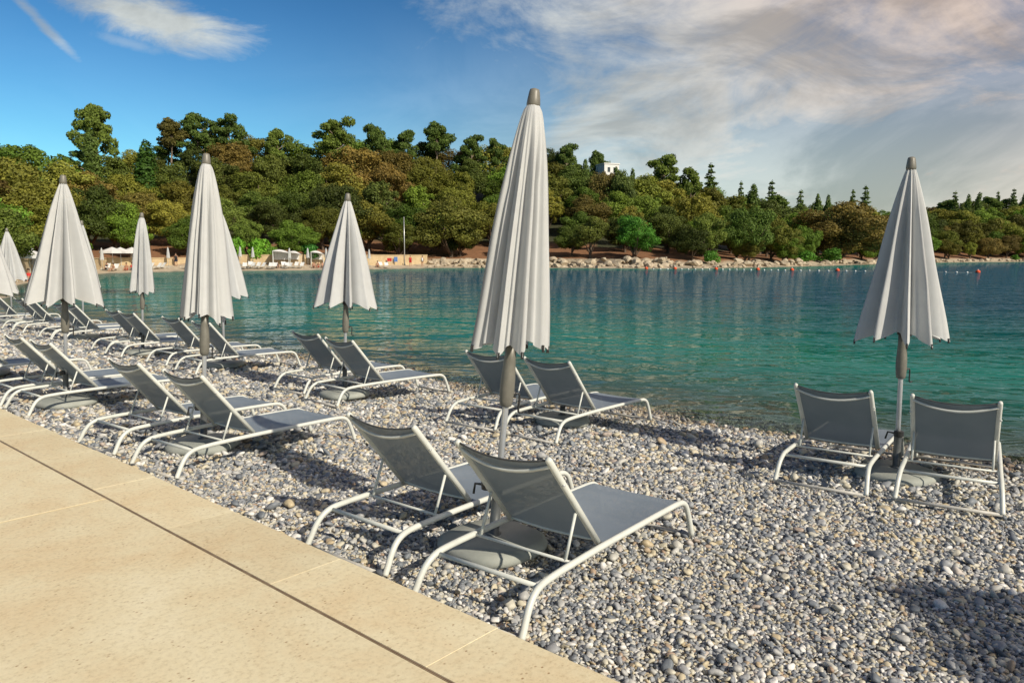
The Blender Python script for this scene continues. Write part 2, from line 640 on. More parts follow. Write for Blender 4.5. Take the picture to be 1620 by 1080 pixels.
def leaf_mat(name, spread=0.35, trans=0.25):
    """foliage: the colour of each tree comes from its object colour, mottled from clump to clump"""
    m, nt, b = new_mat(name)
    oi = nt.nodes.new('ShaderNodeObjectInfo')
    n = tex(nt, 'ShaderNodeTexNoise', 0.55, 'Object', Detail=4, Roughness=0.7)
    n2 = tex(nt, 'ShaderNodeTexNoise', 3.3, 'Object', Detail=3)
    r = ramp_node(nt, [(0.3, (1 - spread, 1 - spread, 1 - spread)), (0.7, (1 + spread * 1.3, 1 + spread * 1.1, 1 + spread * 0.5))])
    nt.links.new(n.outputs[0], r.inputs[0])
    r2 = ramp_node(nt, [(0.3, (0.65, 0.70, 0.7)), (0.7, (1.35, 1.28, 1.1))])
    nt.links.new(n2.outputs[0], r2.inputs[0])
    m1 = nt.nodes.new('ShaderNodeMix')
    m1.data_type = 'RGBA'
    m1.blend_type = 'MULTIPLY'
    m1.inputs[0].default_value = 1
    m2 = nt.nodes.new('ShaderNodeMix')
    m2.data_type = 'RGBA'
    m2.blend_type = 'MULTIPLY'
    m2.inputs[0].default_value = 1
    nt.links.new(oi.outputs['Color'], m1.inputs[6])
    nt.links.new(r.outputs[0], m1.inputs[7])
    nt.links.new(m1.outputs[2], m2.inputs[6])
    nt.links.new(r2.outputs[0], m2.inputs[7])
    nt.links.new(m2.outputs[2], b.inputs['Base Color'])
    b.inputs['Roughness'].default_value = 0.6
    b.inputs['Specular IOR Level'].default_value = 0.25
    t = nt.nodes.new('ShaderNodeBsdfTranslucent')
    nt.links.new(m2.outputs[2], t.inputs[0])
    mx = nt.nodes.new('ShaderNodeMixShader')
    mx.inputs[0].default_value = trans
    nt.links.new(b.outputs[0], mx.inputs[1])
    nt.links.new(t.outputs[0], mx.inputs[2])
    nt.links.new(mx.outputs[0], nt.nodes['Material Output'].inputs['Surface'])
    return m


M['leaf'] = leaf_mat('foliage')


def water_mat():
    m, nt, b = new_mat('sea_water')
    nt.nodes.remove(b)
    out = nt.nodes['Material Output']
    at = nt.nodes.new('ShaderNodeAttribute')
    at.attribute_name = 'depth'
    tc = nt.nodes.new('ShaderNodeTexCoord')

    def wave(scale, rot, st, detail, rough, dist=0.0):
        mp = nt.nodes.new('ShaderNodeMapping')
        mp.inputs['Rotation'].default_value = (0, 0, rot)
        mp.inputs['Scale'].default_value = st
        nt.links.new(tc.outputs['Object'], mp.inputs[0])
        n = nt.nodes.new('ShaderNodeTexNoise')
        n.inputs['Scale'].default_value = scale
        n.inputs['Detail'].default_value = detail
        n.inputs['Roughness'].default_value = rough
        n.inputs['Distortion'].default_value = dist
        nt.links.new(mp.outputs[0], n.inputs['Vector'])
        return n.outputs[0]

    a = wave(1.9, 0.10, (0.75, 1.0, 1), 2.2, 0.50, 0.35)
    c = wave(0.36, -0.25, (0.6, 1.0, 1), 2, 0.5, 0.3)
    ad = nt.nodes.new('ShaderNodeMath')
    ad.operation = 'MULTIPLY_ADD'
    nt.links.new(c, ad.inputs[0])
    ad.inputs[1].default_value = 2.8
    nt.links.new(a, ad.inputs[2])
    bp = nt.nodes.new('ShaderNodeBump')
    bp.inputs['Strength'].default_value = 1.0
    bp.inputs['Distance'].default_value = 0.26
    ch = nt.nodes.new('ShaderNodeAttribute')
    ch.attribute_name = 'chop'
    mu = nt.nodes.new('ShaderNodeMath')
    mu.operation = 'MULTIPLY'
    nt.links.new(ad.outputs[0], mu.inputs[0])
    nt.links.new(ch.outputs['Fac'], mu.inputs[1])
    nt.links.new(mu.outputs[0], bp.inputs['Height'])
    # body colour by depth: clear at the edge, green over the shallows, deep teal further out
    r = ramp_node(nt, [(0.0, (0.10, 0.17, 0.15)), (0.10, (0.028, 0.160, 0.140)), (0.25, (0.006, 0.165, 0.132)), (0.5, (0.003, 0.105, 0.112)), (1.0, (0.002, 0.062, 0.104))])
    nt.links.new(at.outputs['Fac'], r.inputs[0])
    body = nt.nodes.new('ShaderNodeBsdfDiffuse')
    nt.links.new(r.outputs[0], body.inputs[0])
    clear = nt.nodes.new('ShaderNodeBsdfTransparent')
    clear.inputs[0].default_value = (0.72, 0.88, 0.86, 1)
    op = ramp_node(nt, [(0.0, (0.0, 0.0, 0.0)), (0.02, (0.25, 0.25, 0.25)), (0.10, (0.75, 0.75, 0.75)), (0.22, (1, 1, 1))])
    nt.links.new(at.outputs['Fac'], op.inputs[0])
    m1 = nt.nodes.new('ShaderNodeMixShader')
    nt.links.new(op.outputs[0], m1.inputs[0])
    nt.links.new(clear.outputs[0], m1.inputs[1])
    nt.links.new(body.outputs[0], m1.inputs[2])
    gl = nt.nodes.new('ShaderNodeBsdfGlossy')
    gl.inputs['Roughness'].default_value = 0.025
    gl.inputs['Color'].default_value = (0.86, 0.95, 1.0, 1)
    nt.links.new(bp.outputs[0], gl.inputs['Normal'])
    fr = nt.nodes.new('ShaderNodeFresnel')
    fr.inputs['IOR'].default_value = 1.33
    nt.links.new(bp.outputs[0], fr.inputs['Normal'])
    m2 = nt.nodes.new('ShaderNodeMixShader')
    fm = nt.nodes.new('ShaderNodeMath')
    fm.operation = 'MULTIPLY'
    fm.inputs[1].default_value = 0.52
    nt.links.new(fr.outputs[0], fm.inputs[0])
    nt.links.new(fm.outputs[0], m2.inputs[0])
    nt.links.new(m1.outputs[0], m2.inputs[1])
    nt.links.new(gl.outputs[0], m2.inputs[2])
    nt.links.new(m2.outputs[0], out.inputs['Surface'])
    return m


M['water'] = water_mat()

# ------------------------------------------------------------------ shoreline and terrain
# far shore, as pixels of the photo's waterline, read off the sea plane
FAR_PX = [(-260, 476), (-120, 468), (0, 457), (45, 447), (100, 438), (170, 432), (300, 429), (450, 428), (570, 426.5), (680, 424), (800, 423.5), (1000, 424.5),
          (1100, 424.5), (1200, 423), (1300, 420.5), (1395, 417.5), (1480, 415.3), (1620, 414.3), (1900, 413.6), (2400, 413.5)]
FAR = np.array([on_plane(x, y, Z_SEA) for x, y in FAR_PX])
D_SHORE = 8.55
near_line = [DT(D_SHORE + float(shore_wobble(t)), t) for t in np.arange(-120, 34, 1.5)]
bend = [DT(D_SHORE, 36.0), DT(D_SHORE + 1.0, 40.0), DT(D_SHORE + 3.5, 43.5), DT(D_SHORE + 7.5, 45.5)]
SHORE = np.vstack([np.array(near_line), np.array(bend), FAR])
WATER_POLY = np.vstack([SHORE, [[1500, 260], [1500, -900], DT(60, -1000)]])


def inside(P, poly):
    x, y = P[:, 0], P[:, 1]
    res = np.zeros(len(P), bool)
    j = len(poly) - 1
    for i in range(len(poly)):
        xi, yi = poly[i]
        xj, yj = poly[j]
        c = ((yi > y) != (yj > y)) & (x < (xj - xi) * (y - yi) / (yj - yi + 1e-12) + xi)
        res ^= c
        j = i
    return res


def shore_dist(P):
    """signed distance to the shoreline, positive on land"""
    P = np.atleast_2d(np.asarray(P, float))
    best = np.full(len(P), 1e9)
    for a, b in zip(SHORE[:-1], SHORE[1:]):
        ab = b - a
        t = np.clip(((P - a) @ ab) / (ab @ ab + 1e-12), 0, 1)
        best = np.minimum(best, np.hypot(*(P - a - t[:, None] * ab).T))
    return np.where(inside(P, WATER_POLY), -best, best)


SKY_PX = np.array([(-600, 225), (-200, 228), (0, 228), (60, 234), (130, 240), (200, 240), (270, 224), (320, 212), (400, 222), (480, 232), (540, 222), (640, 224), (720, 238), (800, 238),
                   (890, 246), (940, 268), (1000, 280), (1050, 272), (1100, 280), (1160, 300), (1260, 314), (1300, 318), (1400, 326), (1480, 318), (1540, 308), (1620, 310), (2000, 312), (2600, 325)], float)
RSH = np.hypot(FAR[:, 0], FAR[:, 1])
PXS = np.array([p[0] for p in FAR_PX], float)


def r_shore(px):
    return np.interp(px, PXS, RSH)


def px_of(P):
    P = np.atleast_2d(P)
    y = np.where(P[:, 1] > 1, P[:, 1], 1)
    return 810 + FPX * P[:, 0] / (y * math.cos(PITCH) + (CAM_Z) * math.sin(PITCH))


TREE_H = 11.0
HILL_S = 85.0


def hill_top(px, r):
    return CAM_Z + r * (HY - np.interp(px, SKY_PX[:, 0], SKY_PX[:, 1])) / FPX - TREE_H


def terrain_z(P):
    P = np.atleast_2d(np.asarray(P, float))
    s = shore_dist(P)
    px = px_of(P)
    front = P[:, 1] > 20
    r = np.hypot(P[:, 0], P[:, 1])
    land = Z_SEA + 0.11 * np.clip(s, 0, 5.0) + 0.28 * np.clip(s - 5.0, 0, 3.0)
    base = land
    top = np.where(front, hill_top(px, np.clip(r_shore(px) + HILL_S, 40, 600)), 6.0)
    f = np.clip((s - 8.0) / (HILL_S - 8), 0, 1)
    f = f * 0.65 + 0.35 * f * f * (3 - 2 * f)
    z = base + np.maximum(top - base, 1.0) * f
    z = z - np.clip(s - HILL_S - 40, 0, 200) * 0.04
    sea = Z_SEA + np.maximum(s * 0.11, -6.0)
    z = np.where(s > 0, z, sea)
    # keep the far sheet below the near beach and the promenade
    D = P @ NRM
    T = P @ EDG
    near = (D < 16) & (T > -140) & (T < 37)
    z = np.where(near, np.minimum(z, beach_z(np.maximum(D, 2.3)) - 0.7), z)
    return z


def polar(azs, rs):
    A, R = np.meshgrid(azs, rs)
    P = np.stack([R.ravel() * np.sin(A.ravel()), R.ravel() * np.cos(A.ravel())], 1)
    na = len(azs)
    idx = np.arange(len(rs) * na).reshape(len(rs), na)
    F = np.stack([idx[:-1, :-1].ravel(), idx[:-1, 1:].ravel(), idx[1:, 1:].ravel(), idx[1:, :-1].ravel()], 1)
    return P, F


az_front = np.radians(np.arange(-52, 52, 0.5))
az_back = np.radians(np.arange(52, 308.1, 4.0))
P, F = polar(np.concatenate([az_front, az_back]), np.concatenate([np.geomspace(2.0, 40, 26), np.arange(44, 420, 3.5), np.geomspace(440, 3500, 14)]))
Z = terrain_z(P)
terr = mk('terrain', mesh_data('terrain', np.column_stack([P, Z]), F, True, (M['terrain'],)))
tag(terr, 'wooded hillside and shore ground around the bay', 'hillside', kind='structure')
S = shore_dist(P)
PXP = px_of(P)
col = np.tile([0.13, 0.075, 0.042, 1.0], (len(P), 1))
soil = (S > 6) & (S < 26)
col[soil] = [0.25, 0.125, 0.062, 1]
col[(S > 0) & (S <= 6.5)] = [0.50, 0.43, 0.33, 1]
col[S > 24] = [0.045, 0.050, 0.02, 1]
col[S <= 0] = [0.22, 0.23, 0.19, 1]
at = terr.data.color_attributes.new('ground_kind', 'FLOAT_COLOR', 'POINT')
at.data.foreach_set('color', col.ravel())

# near beach sheet (continues under the water)
Ts = np.concatenate([np.arange(-30, -6, 1.0), np.arange(-6, 14, 0.25), np.arange(14, 37, 0.75)])
Ds = np.concatenate([np.arange(2.15, 10.5, 0.25), np.arange(10.75, 24, 1.0)])
TT, DD = np.meshgrid(Ts, Ds)
XY = NRM[None] * DD.ravel()[:, None] + EDG[None] * TT.ravel()[:, None]


def bed_z(D, T):
    # wobble the water's edge by shifting the lower profile
    D = np.asarray(D, float)
    w = np.clip((D - 7.0) / 1.5, 0, 1)
    und = 0.012 * np.sin(2.3 * T + 1.7 * D) + 0.010 * np.sin(1.1 * T - 2.9 * D + 1.0)
    return beach_z(D - w * shore_wobble(T)) + und * np.clip((D - 2.3) * 1.5, 0, 1)


ZB = bed_z(DD.ravel(), TT.ravel()) - 0.022
na = len(Ts)
idx = np.arange(len(Ds) * na).reshape(len(Ds), na)
FB = np.stack([idx[:-1, :-1].ravel(), idx[1:, :-1].ravel(), idx[1:, 1:].ravel(), idx[:-1, 1:].ravel()], 1)
beach = mk('beach', mesh_data('beach', np.column_stack([XY, ZB]), FB, True, (M['beach'],)))
tag(beach, 'grey and cream pebble beach sloping to the water', 'beach', kind='structure')

# sea
azw = np.radians(np.concatenate([np.arange(-60, 75, 0.45), np.arange(75, 140, 3.0)]))
P, F = polar(azw, np.concatenate([np.arange(4, 26, 0.3), np.geomspace(26.5, 500, 80), np.geomspace(560, 4000, 10)]))
S = shore_dist(P)
keep_v = S < 3.0
Fm = keep_v[F].any(1)
F = F[Fm]
used = np.unique(F)
remap = -np.ones(len(P), int)
remap[used] = np.arange(len(used))
F = remap[F]
P = P[used]
S = S[used]
# the far sheet must not cover land behind the promenade
sea = mk('sea', mesh_data('sea', np.column_stack([P, np.full(len(P), Z_SEA)]), F, True, (M['water'],)))
tag(sea, 'calm green-blue bay water with small ripples', 'sea', kind='structure')
dep = sea.data.attributes.new('depth', 'FLOAT', 'POINT')
dep.data.foreach_set('value', np.clip(-S / 26.0, 0, 1))
# the water is sheltered and smoother close under the far shore
fd = np.full(len(P), 1e9)
for a_, b_ in zip(FAR[:-1], FAR[1:]):
    ab = b_ - a_
    t_ = np.clip(((P - a_) @ ab) / (ab @ ab), 0, 1)
    fd = np.minimum(fd, np.hypot(*(P - a_ - t_[:, None] * ab).T))
chop = sea.data.attributes.new('chop', 'FLOAT', 'POINT')
chop.data.foreach_set('value', 0.45 + 0.55 * np.clip((fd - 3) / 60.0, 0, 1) ** 0.8)

# ------------------------------------------------------------------ promenade
YAW_N = math.atan2(NRM[1], NRM[0])     # local x = towards the sea, local y = along EDG


def slab_mesh(name, D0, D1, T0, T1, zt, zb, bev=0.006, mat=None):
    """bevelled slab in (D, T) coordinates, origin at its middle"""
    dm, tm = (D0 + D1) / 2, (T0 + T1) / 2
    a, b = (D1 - D0) / 2, (T1 - T0) / 2
    V = []
    for x, y, z in ((a, b, zb), (a, b, zt - bev), (a - bev, b - bev, zt)):
        V += [(-x, -y, z), (x, -y, z), (x, y, z), (-x, y, z)]
    Fq = [(3, 2, 1, 0), (8, 9, 10, 11)]
    for i in (0, 4):
        for k in range(4):
            k2 = (k + 1) % 4
            Fq.append((i + k, i + k2, i + 4 + k2, i + 4 + k))
    return mesh_data(name, V, Fq, False, (mat or M['slab'],)), DT(dm, tm)


prom = empty('promenade', (0, 0, 0))
tag(prom, 'cream limestone promenade beside the pebble beach', 'promenade', kind='structure')
DG0, DG1 = 1.803, 1.819      # drain slot
J = [2.042 + 1.103 * k for k in range(-18, 34)]
for t0, t1 in zip(J[:-1], J[1:]):
    me, c = slab_mesh('edge_slab', DG1, D_EDGE + random.uniform(-0.004, 0.004), t0 + 0.0010, t1 - 0.0010, Z_PROM + random.uniform(-0.0012, 0.0012), -0.45, 0.0009)
    mk('edge_slab', me, prom, (c[0], c[1], 0), (0, 0, YAW_N))
JB = [5.085 + 3.32 * k for k in range(-7, 11)]
for t0, t1 in zip(JB[:-1], JB[1:]):
    for d0, d1 in ((-1.6, DG0), (-5.1, -1.61), (-8.6, -5.11)):
        me, c = slab_mesh('paving_slab', d0, d1, t0 + 0.007, t1 - 0.007, Z_PROM, -0.2, 0.003)
        mk('paving_slab', me, prom, (c[0], c[1], 0), (0, 0, YAW_N))
for t in JB:
    me, c = slab_mesh('joint_strip', -8.6, DG0 - 0.001, t - 0.0068, t + 0.0068, Z_PROM - 0.001, 0.0, 0.0005, M['joint'])
    mk('joint_strip', me, prom, (c[0], c[1], 0), (0, 0, YAW_N))
me, c = slab_mesh('joint_bed', -8.6, D_EDGE - 0.02, J[0] + 0.02, J[-1] - 0.02, Z_PROM - 0.014, -0.3, 0.001, M['gap'])
mk('joint_bed', me, prom, (c[0], c[1], 0), (0, 0, YAW_N))
for d0, d1, dz in ((DG0 + 0.002, DG0 + 0.0065, 0.0), (DG0 + 0.0095, DG0 + 0.014, 0.0)):
    me, c = slab_mesh('drain_rail', d0, d1, J[0] + 0.03, J[-1] - 0.03, Z_PROM - 0.001 + dz, Z_PROM - 0.03, 0.001, M['slot'])
    mk('drain_rail', me, prom, (c[0], c[1], 0), (0, 0, YAW_N))

# ------------------------------------------------------------------ pebbles
def pebble_mesh(seed, sub):
    rg = np.random.default_rng(seed)
    import bmesh
    bm = bmesh.new()
    bmesh.ops.create_icosphere(bm, subdivisions=sub, radius=1.0)
    V = np.array([v.co[:] for v in bm.verts])
    F = [tuple(v.index for v in f.verts) for f in bm.faces]
    bm.free()
    dirs = rg.normal(size=(7, 3))
    dirs /= np.linalg.norm(dirs, axis=1)[:, None]
    offs = rg.uniform(0.50, 0.88, 7)
    R = np.ones(len(V))
    for d, o in zip(dirs, offs):       # flatten a few sides softly
        h = V @ d
        R *= np.where(h > o, 1 - 1.05 * (h - o), 1)
    k = rg.normal(size=(3, 3)) * 1.6
    for q in range(3):
        R *= 1 + 0.07 * np.sin(V @ k[q] + rg.uniform(0, 6))
    V = V * R[:, None] * np.array([1.0, rg.uniform(0.68, 0.92), rg.uniform(0.45, 0.7)])
    me = mesh_data('pebble', V, F, True, (M['pebble'],))
    return me


PEB = [pebble_mesh(100 + i, 2) for i in range(9)]
PEB_LO = PEB


def scatter(spacing, keep, T0, T1, D0, D1, layers):
    out = []
    for lay in range(layers):
        t = np.arange(T0, T1, spacing)
        d = np.arange(D0, D1, spacing * 0.87)
        TT, DD = np.meshgrid(t, d)
        TT = TT + (np.arange(len(d)) % 2 * 0.5 * spacing)[:, None]
        TT = TT.ravel() + RNG.uniform(-0.42, 0.42, TT.size) * spacing
        DD = DD.ravel() + RNG.uniform(-0.42, 0.42, DD.size) * spacing
        P = NRM[None] * DD[:, None] + EDG[None] * TT[:, None]
        ok = keep(P, DD, TT)
        out.append(np.column_stack([P[ok], DD[ok], TT[ok], np.full(ok.sum(), lay)]))
    return np.vstack(out)


def in_view(P, margin=0.14):
    y = np.maximum(P[:, 1], 0.2)
    a = P[:, 0] / y
    return (P[:, 1] > 1.6) & (a > -0.68 - margin) & (a < 0.68 + margin)


def dist(P):
    return np.hypot(P[:, 0], P[:, 1])


bands = [(0.0, 4.4, 0.0225, 2), (4.4, 6.5, 0.0265, 2), (6.5, 9.0, 0.034, 2), (9.0, 13.0, 0.045, 1), (13.0, 30.0, 0.075, 1)]
PTS = []
for r0, r1, sp, lay in bands:
    far_d = 10.2 if r1 < 13 else 9.4
    q = scatter(sp, lambda P, D, T: in_view(P, 0.3 if r1 < 5 else 0.14) & (dist(P) >= r0) & (dist(P) < r1), -6.0, 28.0, D_EDGE + 0.012, far_d, lay)
    # stones grow a little towards the lower right of the beach
    PTS.append(np.column_stack([q, np.full(len(q), sp)]))
PTS = np.vstack(PTS)
n = len(PTS)
sp = PTS[:, 5]
size = sp * 0.60 * np.exp(RNG.normal(0, 0.28, n))
big = RNG.random(n) < 0.03
size[big] *= RNG.uniform(1.3, 2.0, big.sum())
size = np.minimum(size, 0.062)
# keep stones off the promenade
size = np.minimum(size, np.maximum(PTS[:, 2] - D_EDGE, 0.012) + 0.010)
zz = bed_z(PTS[:, 2], PTS[:, 3]) - 0.022 + size * RNG.uniform(-0.1, 0.45, n) + PTS[:, 4] * size * 0.45
pos = np.column_stack([PTS[:, 0], PTS[:, 1], zz])
rot = np.column_stack([RNG.normal(0, 0.42, n), RNG.normal(0, 0.42, n), RNG.uniform(0, 6.283, n)])
scl = size[:, None] * np.column_stack([np.ones(n), RNG.uniform(0.85, 1.1, n), RNG.uniform(0.8, 1.15, n)])
# the 300 that show largest in the picture become single stones of their own
vis = in_view(pos[:, :2], -0.02)
D_ = PTS[:, 2]
px_y = 540 - FPX * (pos[:, 1] * math.sin(PITCH) + (pos[:, 2] - CAM_Z) * math.cos(PITCH)) / (pos[:, 1] * math.cos(PITCH) - (pos[:, 2] - CAM_Z) * math.sin(PITCH))
vis &= (px_y < 1085) & (PTS[:, 4] == 1)
score = np.where(vis, size / dist(pos[:, :2]), 0)
top = np.argsort(-score)[:300]
for i in top:
    o = mk('pebble', PEB[int(RNG.integers(len(PEB)))], beach, tuple(pos[i] + np.array([0, 0, 0.006])), tuple(rot[i] * [0.7, 0.7, 1]), tuple(scl[i]))
mask = np.ones(n, bool)
mask[top] = False
pos, rot, scl = pos[mask], rot[mask], scl[mask]
pm = bpy.data.meshes.new('pebble_cover')
pm.vertices.add(len(pos))
pm.vertices.foreach_set('co', pos.ravel())
for nm, arr in (('stone_rot', rot), ('stone_scale', scl)):
    a = pm.attributes.new(nm, 'FLOAT_VECTOR', 'POINT')
    a.data.foreach_set('vector', arr.ravel())
a = pm.attributes.new('stone_pick', 'INT', 'POINT')
a.data.foreach_set('value', RNG.integers(0, len(PEB), len(pos)))
pm.materials.append(M['pebble'])
pcol = bpy.data.collections.new('pebble_shapes')
for i, me in enumerate(PEB):
    po = bpy.data.objects.new('pebble_shape', me)
    pcol.objects.link(po)
ng = bpy.data.node_groups.new('pebble_scatter', 'GeometryNodeTree')
ng.interface.new_socket('Geometry', in_out='INPUT', socket_type='NodeSocketGeometry')
ng.interface.new_socket('Geometry', in_out='OUTPUT', socket_type='NodeSocketGeometry')
gi, go = ng.nodes.new('NodeGroupInput'), ng.nodes.new('NodeGroupOutput')
ci = ng.nodes.new('GeometryNodeCollectionInfo')
ci.inputs['Collection'].default_value = pcol
ci.inputs['Separate Children'].default_value = True
ci.inputs['Reset Children'].default_value = True
iop = ng.nodes.new('GeometryNodeInstanceOnPoints')
iop.inputs['Pick Instance'].default_value = True


def named(nm, typ):
    q = ng.nodes.new('GeometryNodeInputNamedAttribute')
    q.data_type = typ
    q.inputs['Name'].default_value = nm
    return [s for s in q.outputs if s.enabled and s.name == 'Attribute'][0]


ng.links.new(gi.outputs[0], iop.inputs['Points'])
ng.links.new(ci.outputs[0], iop.inputs['Instance'])
ng.links.new(named('stone_pick', 'INT'), iop.inputs['Instance Index'])
ng.links.new(named('stone_rot', 'FLOAT_VECTOR'), iop.inputs['Rotation'])
ng.links.new(named('stone_scale', 'FLOAT_VECTOR'), iop.inputs['Scale'])
ng.links.new(iop.outputs[0], go.inputs[0])
pc = mk('pebble_cover', pm, beach)
pc['kind'] = 'stuff'
mod = pc.modifiers.new('scatter', 'NODES')
mod.node_group = ng

# ------------------------------------------------------------------ sun loungers
HW = 0.325     # half width between the side rails


def rail_path(side):
    prof = [(0.0, 0.016, 0.345), (0.022, 0.06, 0.342), (0.055, 0.125, 0.337), (0.098, 0.178, 0.332), (0.165, 0.212, 0.328), (0.28, 0.226, 0.326), (0.45, 0.236, HW), (0.727, 0.248, HW),
            (1.1, 0.258, HW), (1.45, 0.266, HW), (1.62, 0.268, HW), (1.70, 0.261, HW), (1.752, 0.232, HW), (1.785, 0.18, 0.327), (1.815, 0.11, 0.33), (1.85, 0.016, 0.332)]
    return smooth_path([(u, side * v, z) for u, z, v in prof], 4)


def lounger_meshes():
    """local x = from the head feet towards the foot end, y = left, z up"""
    parts = []
    for s in (1, -1):
        parts.append(('side_rail', MB().tube(rail_path(s), 0.0180, 10).data('side_rail', M['frame'], True)))
    bar = lambda u, z, v, r, m, nm: parts.append((nm, MB().tube([(u, -v, z), (u, 0, z), (u, v, z)], r, 8).data(nm, m, True)))
    bar(0.0, 0.014, 0.345, 0.013, M['foot'], 'ground_bar')
    bar(1.85, 0.014, 0.332, 0.013, M['foot'], 'ground_bar')
    bar(0.163, 0.205, 0.322, 0.0125, M['frame'], 'cross_bar')
    bar(1.60, 0.252, 0.318, 0.0125, M['frame'], 'cross_bar')
    # backrest
    h0 = np.array([0.735, 0.262])
    h1 = np.array([0.252, 0.790])
    ax = (h1 - h0) / np.linalg.norm(h1 - h0)
    nr = np.array([-ax[1], ax[0]])            # towards the back of the rest (away from the sitter)
    if nr[1] > 0:
        nr = -nr
    Lb = np.linalg.norm(h1 - h0)
    bw = 0.288
    pt = lambda t, v, off=0.0: (h0[0] + ax[0] * t + nr[0] * off, v, h0[1] + ax[1] * t + nr[1] * off)
    for s in (1, -1):
        m = MB().tube([pt(0, s * bw), pt(Lb * 0.5, s * bw), pt(Lb * 0.985, s * bw), pt(Lb + 0.004, s * bw)], [0.0180, 0.0180, 0.0180, 0.013], 10)
        parts.append(('back_tube', m.data('back_tube', M['frame'], True)))
    # curved head bar behind the sling
    pts = [pt(Lb - 0.045 - 0.035 * (1 - (v / bw) ** 2), v, 0.008 + 0.052 * (1 - (v / bw) ** 2)) for v in np.linspace(-bw, bw, 13)]
    parts.append(('head_bar', MB().tube(pts, 0.0095, 8).data('head_bar', M['frame'], True)))
    # back sling, slightly sagging
    def sheet(fn, nu, nv):
        V = [fn(i / (nu - 1), j / (nv - 1)) for i in range(nu) for j in range(nv)]
        Fq = [(i * nv + j, i * nv + j + 1, (i + 1) * nv + j + 1, (i + 1) * nv + j) for i in range(nu - 1) for j in range(nv - 1)]
        return V, Fq
    def back(a, b):
        v = (b * 2 - 1) * (bw - 0.006)
        t = 0.02 + a * (Lb - 0.03)
        q = 1 - (2 * b - 1) ** 2
        sag = 0.012 * q + 0.022 * q * a ** 3
        return pt(t - 0.018 * q * a ** 6, v, sag)
    V, Fq = sheet(back, 15, 11)
    me = MB().add(V, Fq).data('back_sling', M['sling'], True)
    parts.append(('back_sling', me))
    top = [back(1.0, b) for b in np.linspace(0, 1, 11)]
    parts.append(('sling_hem', MB().tube(top, 0.0055, 6).data('sling_hem', M['hem'], True)))
    lowp = [back(0.0, b) for b in np.linspace(0, 1, 11)]
    parts.append(('lower_bar', MB().tube(lowp, 0.0095, 6).data('lower_bar', M['frame'], True)))
    # seat sling between the rails
    rp = np.array(rail_path(1))
    def seat(a, b):
        u = 0.745 + a * 0.935
        i = np.argmin(np.abs(rp[:, 0] - u) + (rp[:, 0] < 0.3))
        z = np.interp(u, [0.727, 1.1, 1.45, 1.62, 1.70], [0.248, 0.258, 0.266, 0.268, 0.262])
        v = (b * 2 - 1) * (HW - 0.010)
        q = 1 - (2 * b - 1) ** 2
        return (u, v, z + 0.010 - 0.022 * q * math.sin(math.pi * min(max(a, 0.04), 0.97)) ** 0.5)
    V, Fq = sheet(seat, 19, 11)
    parts.append(('seat_sling', MB().add(V, Fq).data('seat_sling', M['sling'], True)))
    parts.append(('seat_hem', MB().tube([seat(0.0, b) for b in np.linspace(0, 1, 9)], 0.006, 6).data('seat_hem', M['hem'], True)))
    # struts that prop the backrest and the rod that joins them
    for s in (1, -1):
        m = MB().tube([pt(Lb * 0.40, s * (bw - 0.012), 0.016), (0.449, s * (bw - 0.012), 0.236)], 0.0085, 8)
        parts.append(('strut', m.data('strut', M['frame'], True)))
        m = MB().tube([pt(Lb * 0.735, s * (bw + 0.010), 0.013), pt(Lb * 0.735, s * (bw + 0.022), 0.013)], 0.006, 6)
        parts.append(('bolt', m.data('bolt', M['pole'], True)))
    parts.append(('prop_rod', MB().tube([(0.449, -0.318, 0.236), (0.449, 0, 0.236), (0.449, 0.318, 0.236)], 0.0085, 8).data('prop_rod', M['frame'], True)))
    return parts


LM = lounger_meshes()


def lounger(x, y, yaw, label, z=None, slope=True, group='grey sling loungers on the pebble beach', zrot=0.0):
    """yaw: heading of the foot end, clockwise from +Y"""
    axv = np.array([math.sin(yaw), math.cos(yaw)])
    p0 = np.array([x, y])
    if z is None:
        p1 = p0 + axv * 1.85
        z0, z1 = float(beach_z(p0 @ NRM)), float(beach_z(p1 @ NRM))
        z = z0 + (0.020 if p0 @ NRM > 3 else -0.012)
        tilt = math.atan2(z1 - z0, 1.85)
    else:
        tilt = 0.0
    o = empty('sun_lounger', (x, y, z))
    o.rotation_euler = (0, -tilt, math.pi / 2 - yaw)
    tag(o, label, 'sun lounger', group)
    for nm, me in LM:
        mk(nm, me, o)
    return o


